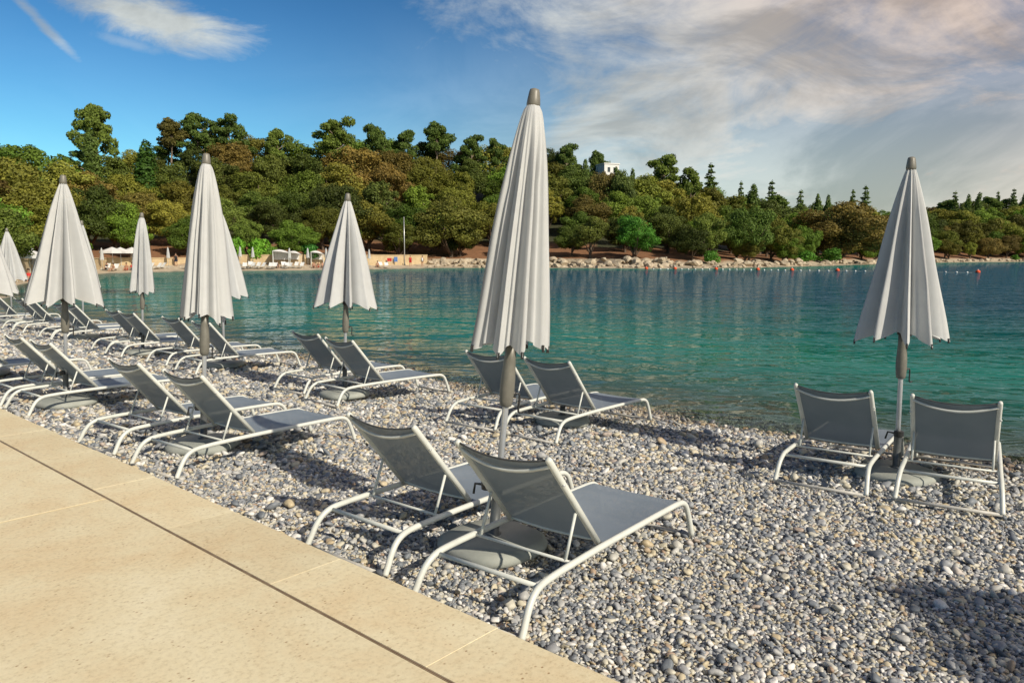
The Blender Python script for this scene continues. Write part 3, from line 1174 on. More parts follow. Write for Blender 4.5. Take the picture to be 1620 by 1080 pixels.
LOUNGERS = [
    ('N2', -0.231, 3.427, 0.657, 'nearest grey sling lounger, over the round base beside the promenade edge'),
    ('N1', -0.957, 4.120, 0.678, 'grey sling lounger just left of the nearest one, by the promenade edge'),
    ('R1', 2.440, 5.809, 0.619, 'grey lounger left of the pole of the rightmost umbrella, seen from behind'),
    ('R2', 3.209, 5.376, 0.562, 'grey lounger at the right frame edge, right of the rightmost umbrella pole'),
    ('T2', -2.893, 5.904, 0.632, 'right lounger of the promenade-side pair under the second umbrella from the left front'),
    ('T1', -3.743, 6.604, 0.654, 'left lounger of the promenade-side pair under the second umbrella from the left front'),
    ('M1', -0.455, 7.934, 0.646, 'waterside grey lounger directly behind the tall central umbrella, left one of its pair'),
    ('M2', 0.164, 7.394, 0.703, 'waterside grey lounger just right of the tall central umbrella pole, above a bare base'),
    ('W1', -3.011, 9.999, 0.700, 'left lounger of the waterside pair below the loose umbrella at mid-left'),
    ('W2', -2.364, 9.147, 0.740, 'right lounger of the waterside pair below the loose umbrella at mid-left'),
    ('V1', -6.00, 12.55, 0.683, 'left lounger of the waterside pair seen behind the second promenade-side umbrella'),
    ('V2', -5.10, 11.60, 0.720, 'right lounger of the waterside pair seen behind the second promenade-side umbrella'),
    ('U1', -7.910, 14.277, 0.700, 'left lounger of the waterside pair under the small slim umbrella'),
    ('U2', -7.280, 13.60, 0.700, 'right lounger of the waterside pair under the small slim umbrella'),
    ('S1', -10.35, 16.55, 0.690, 'left lounger of the waterside pair behind the left promenade-side umbrella pole'),
    ('S2', -9.70, 15.95, 0.674, 'right lounger of the waterside pair behind the left promenade-side umbrella pole'),
    ('Q1', -12.45, 18.45, 0.689, 'left lounger of the distant pair left of the left umbrella pole'),
    ('Q2', -11.799, 17.850, 0.674, 'right lounger of the distant pair left of the left umbrella pole'),
    ('P2', -14.141, 20.018, 0.647, 'farthest near-beach lounger, cut by the left frame edge below the far umbrella'),
    ('L2', -5.486, 8.177, 0.674, 'right lounger of the pair under the wide left umbrella by the promenade'),
    ('L1', -6.155, 8.727, 0.688, 'left lounger of the pair under the wide left umbrella by the promenade'),
    ('K2', -7.714, 9.968, 0.660, 'lounger at the left frame edge whose blue-grey seat pokes in beside the promenade'),
]
for k, x, y, yaw, lab in LOUNGERS:
    lounger(x, y, yaw, lab)

# ------------------------------------------------------------------ umbrellas
Z_HEM, Z_CTOP = 1.17, 2.585


def canopy_mesh(seed, R, tight, n_sub=18, rows=34):
    rg = np.random.default_rng(seed)
    nr = 8 if tight else 9
    ang = np.arange(nr) * 2 * math.pi / nr + rg.uniform(-0.13, 0.13, nr) * (1.0 if tight else 0.7)
    Rr = R * (1 + rg.uniform(-0.10, 0.10, nr))
    hem = rg.uniform(-0.035, 0.035, nr) * (1.3 if tight else 0.7)
    depth = rg.uniform(0.50, 0.78, nr) if not tight else rg.uniform(0.32, 0.56, nr)
    skew = rg.uniform(-0.22, 0.22, nr)
    ph = rg.uniform(0, 6.28, nr)
    amp = rg.uniform(0.5, 1.3, nr)
    p = 0.62 if tight else 0.86
    V = []
    r0 = 0.030
    for i in range(rows + 1):
        t = i / rows
        for j in range(nr):
            a0, a1 = ang[j], ang[(j + 1) % nr] + (2 * math.pi if j == nr - 1 else 0)
            for k in range(n_sub):
                u = k / n_sub
                uu = u + skew[j] * math.sin(math.pi * u) * 0.6
                th = a0 + (a1 - a0) * uu
                ra = Rr[j] * (1 - u) + Rr[(j + 1) % nr] * u
                prof = r0 + (ra - r0) * (t ** p) * (1.0 if not tight else (1 - 0.04 * t))
                val = math.sin(math.pi * u)
                if tight:
                    dep = depth[j] * min(1, t * 3.0) * val ** 0.8
                    sub = 0.17 * amp[j] * math.sin(2 * 2 * math.pi * u + ph[j] + 0.5 * t) * min(1, 2.5 * t) * val ** 0.7
                else:
                    w_ = (1 - abs(2 * u - 1) ** 1.15)
                    dep = depth[j] * min(1, 0.35 + t * 2.0) * w_
                    sub = 0.12 * amp[j] * math.sin(2 * 2 * math.pi * u + ph[j] + 1.4 * t) * min(1, 0.3 + t) * val
                r = prof * max(0.12, 1 - dep + sub)
                he = hem[j] * (1 - u) + hem[(j + 1) % nr] * u
                z = Z_CTOP - (Z_CTOP - Z_HEM + he) * t + (0.085 if not tight else 0.060) * (math.sin(math.pi * u) ** 1.1) * t ** 3
                # gentle sag waves along the length
                r *= 1 + 0.02 * math.sin(9 * t + ph[j])
                V.append((r * math.cos(th), r * math.sin(th), z))
    m = nr * n_sub
    Fq = []
    for i in range(rows):
        for j in range(m):
            j2 = (j + 1) % m
            Fq.append((i * m + j, (i + 1) * m + j, (i + 1) * m + j2, i * m + j2))
    tips = [(V[rows * m + j * n_sub]) for j in range(nr)]
    return mesh_data('canopy', V, Fq, True, (M['canopy'],)), tips


def base_mesh():
    prof = [(0.270, 0.0), (0.298, 0.015), (0.305, 0.040), (0.296, 0.066), (0.262, 0.084), (0.12, 0.094), (0.06, 0.097)]
    return MB().lathe(prof, 40, sq=2.7).data('base', M['base'], True)


BASE_ME = base_mesh()
SOCK_ME = MB().lathe([(0.052, 0.088), (0.052, 0.100), (0.031, 0.106), (0.030, 0.37), (0.032, 0.372)], 16).data('socket', M['socket'], True)
CLAMP_ME = MB().lathe([(0.034, 0.36), (0.040, 0.365), (0.040, 0.405), (0.030, 0.412)], 14).tube([(0.03, 0, 0.385), (0.085, 0.015, 0.39), (0.10, 0.02, 0.33)], 0.008, 6).data('clamp', M['black'], False)
POLE_ME = MB().tube([(0, 0, 0.11), (0, 0, 1.0), (0, 0, 2.60)], 0.0195, 14).data('pole', M['pole'], True)
HOUS_ME = MB().lathe([(0.022, 0.855), (0.034, 0.86), (0.040, 0.89), (0.044, 0.95), (0.043, 1.02), (0.038, 1.09), (0.034, 1.14), (0.034, 1.24)], 16).data('crank_housing', M['housing'], True)
CRANK_ME = MB().tube(smooth_path([(0.03, 0, 0.93), (0.075, 0, 0.935), (0.082, 0, 0.90), (0.082, 0.0, 0.83), (0.11, 0.0, 0.825)], 3), 0.0065, 6).lathe([(0.010, 0.92), (0.013, 0.925), (0.010, 0.95)], 8, (0.045, 0, 0)).data('crank_handle', M['black'], True)
HUB_ME = MB().lathe([(0.022, 1.22), (0.045, 1.225), (0.048, 1.28), (0.022, 1.29)], 12).data('runner_hub', M['black'], False)
CAP_ME = MB().lathe([(0.036, 2.565), (0.040, 2.58), (0.037, 2.61), (0.031, 2.648), (0.027, 2.662), (0.012, 2.668)], 16).data('finial_cap', M['housing'], True)


def umbrella(xy, seed, R, tight, label, tilt=0.0, tilt_y=0.0, rotz=0.0, has_base=True, group='closed beach umbrellas', tall=1.0):
    z = float(beach_z(np.asarray(xy) @ NRM))
    o = empty('beach_umbrella', (xy[0], xy[1], z))
    tag(o, label, 'umbrella', group)
    rot = (tilt_y, tilt, rotz)
    o.scale = (1, 1, tall)
    me, tips = canopy_mesh(seed, R, tight)
    mk('canopy', me, o, rot=rot)
    for x, y, zt in tips:
        r = math.hypot(x, y)
        e = np.array([x / r, y / r]) if r > 0 else np.array([1, 0])
        a = (0.045 * e[0], 0.045 * e[1], 1.26 + 0.02)
        rb = MB().tube([(0.04 * e[0], 0.04 * e[1], Z_CTOP - 0.05), (x - 0.03 * e[0], y - 0.03 * e[1], zt + 0.06)], 0.004, 6, True)
        rb.tube([(x - 0.012 * e[0], y - 0.012 * e[1], zt + 0.028), (x - 0.010 * e[0], y - 0.010 * e[1], zt - 0.012)], 0.0085, 6)
        mk('rib', rb.data('rib', M['black'], False), o, rot=rot)
    for nm, m in (('pole', POLE_ME), ('crank_housing', HOUS_ME), ('crank_handle', CRANK_ME), ('runner_hub', HUB_ME), ('finial_cap', CAP_ME)):
        mk(nm, m, o, rot=rot)
    if has_base:
        b = mk('base', BASE_ME, o, rot=(0, 0, rotz + 0.5))
        mk('socket', SOCK_ME, o, rot=(tilt_y * 0.9, tilt * 0.9, 0))
        mk('clamp', CLAMP_ME, o, rot=(tilt_y * 0.9, tilt * 0.9, rotz + 2.2))
    return o


R_ = math.radians
umbrella(on_beach(779, 868), 21, 0.235, True, 'tall tightly folded umbrella leaning right behind the nearest loungers', R_(5.6), 0.0, 0.3, tall=1.018)
umbrella(on_beach(1417, 756), 5, 0.345, False, 'loosely closed umbrella between the two loungers at the right', R_(-0.6), 0.0, 0.15, tall=1.015)
umbrella(on_beach(322, 709), 33, 0.245, True, 'slender folded umbrella in the promenade row, second from the left', R_(3.6), 0.0, 1.0)
umbrella(on_beach(105, 641), 14, 0.415, False, 'wide half-open umbrella in the promenade row near the left edge', R_(2.6), 0.0, 0.55)
umbrella(on_beach(545, 627), 8, 0.420, False, 'half-open waterside umbrella at mid-left with its crank hanging', R_(2.3), 0.0, 0.2)
umbrella(on_beach(355, 580), 17, 0.42, False, 'waterside umbrella mostly hidden behind the slender folded one', R_(1.0), 0.0, 0.9)
umbrella(on_beach(226, 560), 42, 0.245, True, 'small slim waterside umbrella between the two left promenade umbrellas', R_(2.6), 0.0, 0.1)
umbrella(on_beach(132, 535), 51, 0.38, False, 'waterside umbrella peeking out right of the wide left umbrella', R_(2.4), 0.0, 0.4)
umbrella(on_beach(20, 509), 61, 0.43, False, 'distant half-open umbrella at the left frame edge by the water', R_(0.5), 0.0, 0.7)
umbrella(DT(3.1, 13.1), 72, 0.43, False, 'promenade-row umbrella cut off by the left frame edge', R_(1.2), 0.0, 0.0)
bxy = on_beach(890, 669)
ub = empty('umbrella_base', (bxy[0], bxy[1], float(beach_z(bxy @ NRM))))
tag(ub, 'round grey umbrella base without umbrella under the central waterside lounger', 'umbrella base')
mk('base', BASE_ME, ub)
mk('socket', MB().lathe([(0.052, 0.088), (0.052, 0.100), (0.031, 0.106), (0.030, 0.20), (0.032, 0.202)], 16).data('socket', M['socket'], True), ub)

# ------------------------------------------------------------------ trees
def lobe_points(rg, n, c, r, flat=1.0, shell=0.55):
    d = rg.normal(size=(n, 3))
    d /= np.linalg.norm(d, axis=1)[:, None]
    rad = shell + (1 - shell) * rg.random(n) ** 0.6
    nz = 1 + 0.13 * np.sin(5 * d[:, 0] + 3 * d[:, 1] + c[0] * 3) + 0.10 * np.sin(7 * d[:, 2] + 4 * d[:, 1] + c[1] * 5)
    P = d * (rad * nz)[:, None] * np.array([r, r, r * flat])
    return P + np.asarray(c), d


def leaves(rg, P, Nn, size, jitter=0.9, aspect=0.6):
    n = len(P)
    nn = Nn + rg.normal(size=(n, 3)) * jitter * 0.6
    nn /= np.linalg.norm(nn, axis=1)[:, None]
    a = np.cross(nn, rg.normal(size=(n, 3)))
    a /= np.linalg.norm(a, axis=1)[:, None] + 1e-9
    b = np.cross(nn, a)
    s = size * rg.uniform(0.55, 1.35, n)[:, None]
    V = np.stack([P - a * s, P + b * s * aspect, P + a * s, P - b * s * aspect], 1).reshape(-1, 3)
    F = np.arange(4 * n).reshape(-1, 4)
    return V, F


def crown_data(name, lobes, size, dens, seed, flat=1.0, jitter=0.9):
    rg = np.random.default_rng(seed)
    VV, FF, k = [], [], 0
    for (c, r, fl) in lobes:
        n = int(dens * r * r)
        P, d = lobe_points(rg, n, c, r, fl)
        V, F = leaves(rg, P, d, size, jitter)
        VV.append(V)
        FF.append(F + k)
        k += len(V)
    return mesh_data(name, np.vstack(VV), np.vstack(FF), False, (M['leaf'],))


def limb_data(name, limbs, mat):
    mb = MB()
    for pts, r in limbs:
        mb.tube(smooth_path(pts, 4), np.linspace(r[0], r[1], (len(pts) - 1) * 4 + 1), 7)
    return mb.data(name, mat, True)


def proto_broad(seed, H=10.0, W=4.3, low=1.3):
    rg = np.random.default_rng(seed)
    lobes = []
    zc = low + (H - low) * 0.52
    lobes.append(((0, 0, zc), W * 0.74, 0.95))
    for i in range(24):
        a = rg.uniform(0, 6.28)
        q = rg.uniform(-0.85, 1.0)
        rr = W * math.sqrt(max(0.05, 1 - q * q)) * rg.uniform(0.55, 0.95)
        lobes.append(((rr * math.cos(a), rr * math.sin(a), zc + q * (H - low) * 0.38), W * rg.uniform(0.17, 0.36), rg.uniform(0.75, 1.0)))
    crown = crown_data('crown', lobes, 0.145, 480, seed)
    limbs = [([(0, 0, -1.2), (rg.normal(0, .15), rg.normal(0, .15), low + 1.0), (rg.normal(0, .4), rg.normal(0, .4), zc)], (0.32, 0.12))]
    for i in range(5):
        a = rg.uniform(0, 6.28)
        limbs.append(([(0, 0, low * 0.7), (W * 0.25 * math.cos(a), W * 0.25 * math.sin(a), low + 1.6), (W * 0.6 * math.cos(a), W * 0.6 * math.sin(a), zc + rg.uniform(-1, 1.5))], (0.17, 0.05)))
    return crown, limb_data('trunk', limbs, M['bark']), H


def proto_pine(seed, H=13.0, W=4.4, bare=0.5):
    rg = np.random.default_rng(seed)
    lobes, limbs = [], []
    lean = rg.normal(0, 0.5, 2)
    topz = H - 1.2
    limbs.append(([(0, 0, -1.2), (lean[0] * 0.3, lean[1] * 0.3, H * 0.35), (lean[0], lean[1], H * 0.7), (lean[0] * 1.2, lean[1] * 1.2, topz)], (0.27, 0.07)))
    nb = 15
    for i in range(nb):
        a = i * 2.4 + rg.uniform(-0.4, 0.4)
        z = H * (bare + (0.93 - bare) * (i + 0.5) / nb)
        fr = 1 - 0.55 * ((z / H - bare) / (1 - bare)) ** 1.4
        L = W * fr * rg.uniform(0.45, 0.95)
        bx, by = lean * (z / H)
        e = (bx + L * math.cos(a), by + L * math.sin(a), z + rg.uniform(0.2, 1.0))
        limbs.append(([(bx, by, z - 0.9), (bx + L * 0.5 * math.cos(a), by + L * 0.5 * math.sin(a), z - 0.2), e], (0.10, 0.03)))
        lobes.append((e, rg.uniform(0.85, 1.5), rg.uniform(0.48, 0.70)))
        if rg.random() < 0.8:
            lobes.append(((bx + L * 0.55 * math.cos(a + .35), by + L * 0.55 * math.sin(a + .35), z + rg.uniform(0.3, 1.0)), rg.uniform(0.85, 1.3), 0.58))
    lobes.append(((lean[0] * 1.2, lean[1] * 1.2, H - 0.9), 1.35, 0.65))
    crown = crown_data('crown', lobes, 0.19, 330, seed, jitter=1.3)
    return crown, limb_data('trunk', limbs, M['bark_pale']), H


def proto_cypress(seed, H=11.0, W=1.05):
    rg = np.random.default_rng(seed)
    lobes = []
    for i in range(16):
        f = (i + 0.5) / 16
        r = W * (0.55 + 0.9 * f) * (1 - f) ** 0.45 * 1.15
        lobes.append(((rg.normal(0, 0.08), rg.normal(0, 0.08), 0.4 + f * (H - 0.9)), max(0.22, r), 1.25))
    crown = crown_data('crown', lobes, 0.17, 420, seed, jitter=0.8)
    return crown, limb_data('trunk', [([(0, 0, -1.0), (0, 0, 2.0), (0, 0, H * 0.7)], (0.2, 0.05))], M['bark']), H


def proto_conifer(seed, H=13.0, W=2.6):
    rg = np.random.default_rng(seed)
    lobes, limbs = [], [([(0, 0, -1.0), (0, 0, 4.0), (0, 0, H)], (0.24, 0.03))]
    k = 0
    for i in range(13):
        z = H * (0.16 + 0.82 * i / 12)
        R = W * (1 - (z / H)) ** 0.85 + 0.22
        m = 5 if i < 9 else 3
        for j in range(m):
            a = j * 6.28 / m + i * 1.1 + rg.uniform(-.3, .3)
            L = R * rg.uniform(0.6, 1.05)
            limbs.append(([(0, 0, z), (L * 0.5 * math.cos(a), L * 0.5 * math.sin(a), z - 0.05), (L * math.cos(a), L * math.sin(a), z - 0.25)], (0.05, 0.015)))
            lobes.append(((L * 0.62 * math.cos(a), L * 0.62 * math.sin(a), z - 0.1), max(0.3, L * 0.48), 0.42))
    for i in range(16):
        z = H * (0.14 + 0.84 * i / 15)
        lobes.append(((rg.normal(0, 0.12), rg.normal(0, 0.12), z), 0.62 * W * (1 - z / H) ** 0.8 + 0.16, 0.9))
    lobes.append(((0, 0, H - 0.2), 0.3, 1.6))
    crown = crown_data('crown', lobes, 0.17, 300, seed, jitter=1.1)
    return crown, limb_data('trunk', limbs, M['bark']), H


def proto_bush(seed, H=2.6, W=1.5):
    rg = np.random.default_rng(seed)
    lobes = [((rg.normal(0, W * 0.3), rg.normal(0, W * 0.3), H * rg.uniform(0.3, 0.72)), W * rg.uniform(0.4, 0.62), 0.85) for _ in range(8)]
    crown = crown_data('crown', lobes, 0.14, 420, seed)
    return crown, limb_data('trunk', [([(0, 0, -0.5), (0.05, 0, 0.6), (0, 0.05, H * 0.5)], (0.09, 0.03))], M['bark']), H


BROAD = [proto_broad(300 + i, W=w, low=l) for i, (w, l) in enumerate(((4.3, 1.2), (4.7, 1.0), (3.7, 1.5), (4.1, 0.8), (4.9, 1.6), (3.5, 1.1)))]
PINE = [proto_pine(400 + i, W=w, bare=b) for i, (w, b) in enumerate(((4.4, 0.52), (4.9, 0.42), (3.6, 0.62), (5.2, 0.38)))]
CYP = [proto_cypress(500 + i) for i in range(2)]
CONI = [proto_conifer(600 + i) for i in range(2)]
BUSH = [proto_bush(700 + i) for i in range(3)]


def tree(name, proto, xy, z, h, wide, color, label, cat='tree', group=None, boost=1.0):
    crown, trunk, H = proto
    sz = h / H
    o = empty(name, (xy[0], xy[1], z), random.uniform(0, 6.28))
    o.scale = (sz * wide, sz * wide, sz)
    tag(o, label, cat, group)
    color = tuple(v * boost * 1.6 for v in color)
    c = mk('crown', crown, o)
    c.color = (*color, 1)
    mk('trunk', trunk, o)
    return o


PAL = {
    'olive': ((0.112, 0.120, 0.024), 'olive-green broadleaf tree'),
    'green': ((0.082, 0.135, 0.022), 'fresh green broadleaf tree'),
    'dark': ((0.062, 0.086, 0.020), 'dark green broadleaf tree'),
    'brown': ((0.125, 0.100, 0.030), 'brownish broadleaf tree'),
    'yellow': ((0.135, 0.150, 0.030), 'yellow-green broadleaf tree'),
}


def place_px(px, s):
    """a point at distance s behind the far waterline, in the direction of photo column px"""
    r = float(r_shore(px)) + s
    d = ray(px, HY)[:2]
    d = d / np.linalg.norm(d)
    return d * r


def top_h(xy, z, ypx):
    """height a tree must have to reach photo row ypx"""
    d = ray(0, ypx)
    return CAM_Z + xy[1] * (HY - ypx) / FPX * 1.0 - z


ROWS = [(11, 0, 7.4), (19, 0, 7.6), (29, 0, 7.8), (41, 0, 8.0), (54, 0, 8.4), (69, 0, 8.6)]
pal_keys = list(PAL)
ZONES = [(-1e9, 0, 'past the left frame edge'), (0, 90, 'at the left frame edge'), (90, 150, 'behind the wide left umbrella'), (150, 225, 'above the open white parasols'),
         (225, 285, 'right of the slim umbrella'), (285, 350, 'behind the slender folded umbrella'), (350, 430, 'above the twin small bright trees'), (430, 515, 'above the white tents'),
         (515, 590, 'behind the half-open waterside umbrella'), (590, 665, 'above the flagpole'), (665, 760, 'above the great lone oak'), (760, 880, 'behind the tall central umbrella'),
         (880, 985, 'below the white house'), (985, 1080, 'below the broad light pine'), (1080, 1150, 'below the ragged fir'), (1150, 1240, 'above the left buoys'),
         (1240, 1365, 'left of the right umbrella'), (1365, 1490, 'behind the right umbrella'), (1490, 1560, 'right of the right umbrella'), (1560, 1625, 'at the right frame edge'), (1625, 1e9, 'past the right frame edge')]


def column(px):
    return [z[2] for z in ZONES if z[0] <= px < z[1]][0]


cnt = 0
placed = []
for ri, (s0, ty, gap) in enumerate(ROWS):
    px = -190.0
    while px < 1800:
        s = s0 + random.uniform(-3.5, 3.5)
        xy = place_px(px, s)
        z = float(terrain_z(xy)[0])
        sky_y = float(np.interp(px, SKY_PX[:, 0], SKY_PX[:, 1]))
        frac = [0.27, 0.44, 0.60, 0.76, 0.90, 1.0][ri]
        base_y = 403
        # right shore is lower: rows blend between waterline trees and skyline
        tgt = base_y + (sky_y - base_y) * frac + random.uniform(-9, 9)
        h = top_h(xy, z, tgt)
        lo, hi = (5.5, 9.5) if ri == 0 else (7.0, 13.5)
        h = min(max(h, lo), hi)
        px_ = px
        wt = {0: (5, 6, 5, 1, 1), 1: (5, 6, 5, 2, 2), 2: (5, 5, 5, 3, 3), 3: (5, 5, 5, 3, 3), 4: (4, 5, 6, 2, 2), 5: (3, 5, 7, 1, 1)}[ri]
        if px < 420 and ri <= 1:
            wt = (1, 10, 3, 0, 1)
        key = random.choices(pal_keys, wt)[0]
        c, nm = PAL[key]
        f = random.uniform(0.5, 1.45) * (1.45 if px < 420 and ri <= 1 else 1.0)
        c = tuple(min(0.3, v * f * random.uniform(0.93, 1.07)) for v in c)
        if ri == 5 and random.random() < 0.35:
            tree('pine_tree', random.choice(PINE), xy, z, h * 1.05, random.uniform(1.0, 1.25), (0.07, 0.11, 0.025), 'dark green pine on the ridge, ' + column(px), 'tree', 'trees of the wood across the bay')
        else:
            where = ['on the far shore', 'just behind the shore trees', 'low on the slope', 'halfway up the slope', 'high on the slope', 'on the ridge'][ri]
            tree('broadleaf_tree', random.choice(BROAD), xy, z, h, random.uniform(1.1, 1.45), c, nm + ' ' + where + ', ' + column(px), 'tree', 'trees of the wood across the bay')
        cnt += 1
        gapm = gap * random.uniform(0.8, 1.2)
        # open gaps in the shore row where the photograph shows bare soil
        if ri == 0 and 560 < px < 1400:
            gapm *= 1.25
        px += gapm / (float(r_shore(px)) + s) * FPX

# trees one can single out against the sky
DARKG = (0.062, 0.100, 0.024)
MIDG = (0.090, 0.130, 0.027)
SPECIAL = [
    ('pine', 168, 180, 0, 0.92, MIDG, 'tall lone pine rising above the ridge at the far left'),
    ('cypress', 154, 204, 0, 1.3, DARKG, 'cypress standing in front of the tall lone pine at the far left'),
    ('cypress', 239, 222, 0, 1.7, (0.036, 0.080, 0.016), 'broad dark cypress on the ridge left of the second umbrella'),
    ('pine', 277, 198, 2, 1.0, (0.075, 0.070, 0.02), 'thin pine with a bare pale trunk on the ridge'),
    ('pine', 322, 187, 1, 1.05, DARKG, 'big round pine on the ridge above the second umbrella'),
    ('pine', 374, 195, 3, 0.95, DARKG, 'dark pine right of the big round pine on the ridge'),
    ('pine', 446, 211, 1, 0.85, MIDG, 'pine with a small round head on the left ridge'),
    ('pine', 535, 198, 3, 1.1, MIDG, 'broad spreading pine on the ridge above the half-open waterside umbrella'),
    ('pine', 601, 206, 1, 0.9, DARKG, 'dark pine just right of the broad spreading pine'),
    ('pine', 645, 216, 0, 0.8, DARKG, 'loose pine with sky showing through its crown'),
    ('pine', 690, 204, 2, 1.15, DARKG, 'high pine whose crown overtops its neighbours at mid ridge'),
    ('pine', 745, 221, 1, 0.9, DARKG, 'pine on the ridge left of the tall central umbrella'),
    ('pine', 788, 229, 3, 0.75, DARKG, 'dark pine touching the tall central umbrella on its left'),
    ('pine', 893, 234, 1, 0.85, DARKG, 'pine on the ridge right of the tall central umbrella'),
    ('cypress', 925, 252, 0, 1.0, DARKG, 'slim cypress left of the white house'),
    ('pine', 942, 247, 2, 0.8, DARKG, 'small flat-topped pine beside the white house'),
    ('cypress', 973, 263, 1, 0.9, DARKG, 'slim cypress right of the white house'),
    ('cypress', 998, 266, 0, 0.9, DARKG, 'second slim cypress right of the white house'),
    ('pine', 1043, 251, 3, 1.1, MIDG, 'broad light green pine crown on the descending ridge'),
    ('pine', 1090, 272, 1, 0.8, MIDG, 'smaller pine right of the broad light green crown'),
    ('conifer', 1121, 264, 0, 1.25, DARKG, 'ragged dark fir standing above the descending ridge'),
    ('conifer', 1169, 291, 1, 0.9, DARKG, 'dark fir just right of the ragged one'),
    ('cypress', 1188, 290, 0, 1.5, DARKG, 'broad dark cypress on the lower right ridge'),
    ('conifer', 1217, 290, 0, 1.2, DARKG, 'dark fir in the middle of the lower right ridge'),
    ('conifer', 1263, 304, 1, 1.1, DARKG, 'low fir on the lower right ridge'),
    ('cypress', 1290, 305, 1, 1.0, DARKG, 'small cypress on the lower right ridge'),
    ('cypress', 1306, 306, 0, 1.0, DARKG, 'second small cypress on the lower right ridge'),
    ('conifer', 1345, 304, 1, 1.0, DARKG, 'fir left of the pointed pair by the right umbrella'),
    ('conifer', 1364, 298, 0, 1.2, DARKG, 'pointed fir left of the right umbrella'),
    ('conifer', 1505, 306, 0, 1.2, DARKG, 'fir just right of the right umbrella'),
    ('cypress', 1526, 306, 0, 1.2, DARKG, 'cypress on the far right skyline'),
    ('cypress', 1543, 303, 1, 1.2, DARKG, 'tall cypress on the far right skyline'),
    ('conifer', 1572, 306, 1, 1.1, DARKG, 'fir on the far right skyline'),
    ('conifer', 1597, 302, 0, 1.2, DARKG, 'tall fir close to the right frame edge'),
    ('cypress', 1614, 304, 0, 1.1, DARKG, 'cypress at the right frame edge'),
]
for kind, px, ty, vi, wide, colr, lab in SPECIAL:
    s = {'pine': 62, 'cypress': 52, 'conifer': 64}[kind]
    if px == 239:
        s = 40
    xy = place_px(px, s)
    z = float(terrain_z(xy)[0])
    h = top_h(xy, z, ty)
    pr = {'pine': PINE, 'cypress': CYP, 'conifer': CONI}[kind][vi % {'pine': 4, 'cypress': 2, 'conifer': 2}[kind]]
    nm = {'pine': 'pine_tree', 'cypress': 'cypress_tree', 'conifer': 'fir_tree'}[kind]
    if kind == 'pine':
        wide *= 0.90 * min(1.0, 15.0 / h)
    if kind == 'cypress':
        wide *= min(1.0, 13.0 / h)
    tree(nm, pr, xy, z, h, wide, colr, lab)

# single trees and bushes along the far shore
SHORE_TREES = [
    ('broad', 712, 316, 9.5, 1, 1.32, (0.070, 0.076, 0.018), 'great round olive-green oak standing alone on the far shore'),
    ('broad', 1005, 340, 8.5, 3, 1.15, (0.036, 0.105, 0.016), 'bright green rounded tree on the shore right of the central umbrella'),
    ('broad', 1118, 336, 10.5, 2, 1.0, (0.062, 0.085, 0.018), 'airy shore tree with several bare trunks'),
    ('broad', 1185, 328, 10.0, 4, 0.9, (0.048, 0.080, 0.017), 'tall shore tree with a narrow dark gap beside it'),
    ('broad', 1240, 358, 9.0, 0, 1.1, (0.075, 0.085, 0.018), 'small rounded olive tree at the waterside on the right'),
    ('broad', 1330, 322, 12.0, 1, 1.6, (0.085, 0.070, 0.022), 'broad drooping brownish tree left of the right umbrella'),
    ('broad', 934, 342, 9.5, 5, 1.1, (0.060, 0.075, 0.018), 'rounded olive tree just right of the central umbrella on the shore'),
    ('broad', 951, 275, 47.0, 4, 0.8, (0.070, 0.060, 0.020), 'brownish tree hiding the foot of the white house'),
    ('broad', 977, 272, 46.0, 2, 0.75, (0.045, 0.065, 0.018), 'green tree right in front of the white house'),
    ('bush', 377, 374, 7.5, 0, 0.85, (0.070, 0.165, 0.020), 'small bright green tree by the far wall, left of its twin'),
    ('bush', 410, 375, 7.5, 1, 0.9, (0.075, 0.175, 0.020), 'small bright green tree by the far wall, right of its twin'),
    ('bush', 429, 384, 7.5, 2, 0.7, (0.055, 0.115, 0.018), 'small pointed green shrub behind the far wall'),
    ('bush', 489, 382, 7.6, 0, 1.1, (0.030, 0.105, 0.022), 'rounded green bush behind the far beach tents'),
    ('bush', 1123, 394, 7.0, 1, 1.0, (0.045, 0.120, 0.018), 'low green bush on the red shore soil'),
    ('bush', 1273, 391, 6.2, 2, 1.4, (0.050, 0.130, 0.018), 'bright green bush on the rocks at the right'),
    ('bush', 1318, 391, 6.2, 0, 1.3, (0.045, 0.110, 0.018), 'darker green bush on the rocks at the right'),
    ('bush', 1605, 402, 6.0, 1, 1.2, (0.050, 0.115, 0.018), 'low bush on the rocks at the right frame edge'),
]
for kind, px, ty, s, vi, wide, colr, lab in SHORE_TREES:
    xy = place_px(px, s)
    z = float(terrain_z(xy)[0])
    h = max(1.0, top_h(xy, z, ty))
    pr = BROAD[vi % 6] if kind == 'broad' else BUSH[vi % 3]
    if kind == 'broad':
        tree('broadleaf_tree', pr, xy, z, h, wide * 1.1, colr, lab, boost=1.5)
    else:
        tree('bush' if 'tree' not in lab else 'small_tree', pr, xy, z, h, wide, colr, lab, 'bush' if 'tree' not in lab else 'tree', boost=1.4)

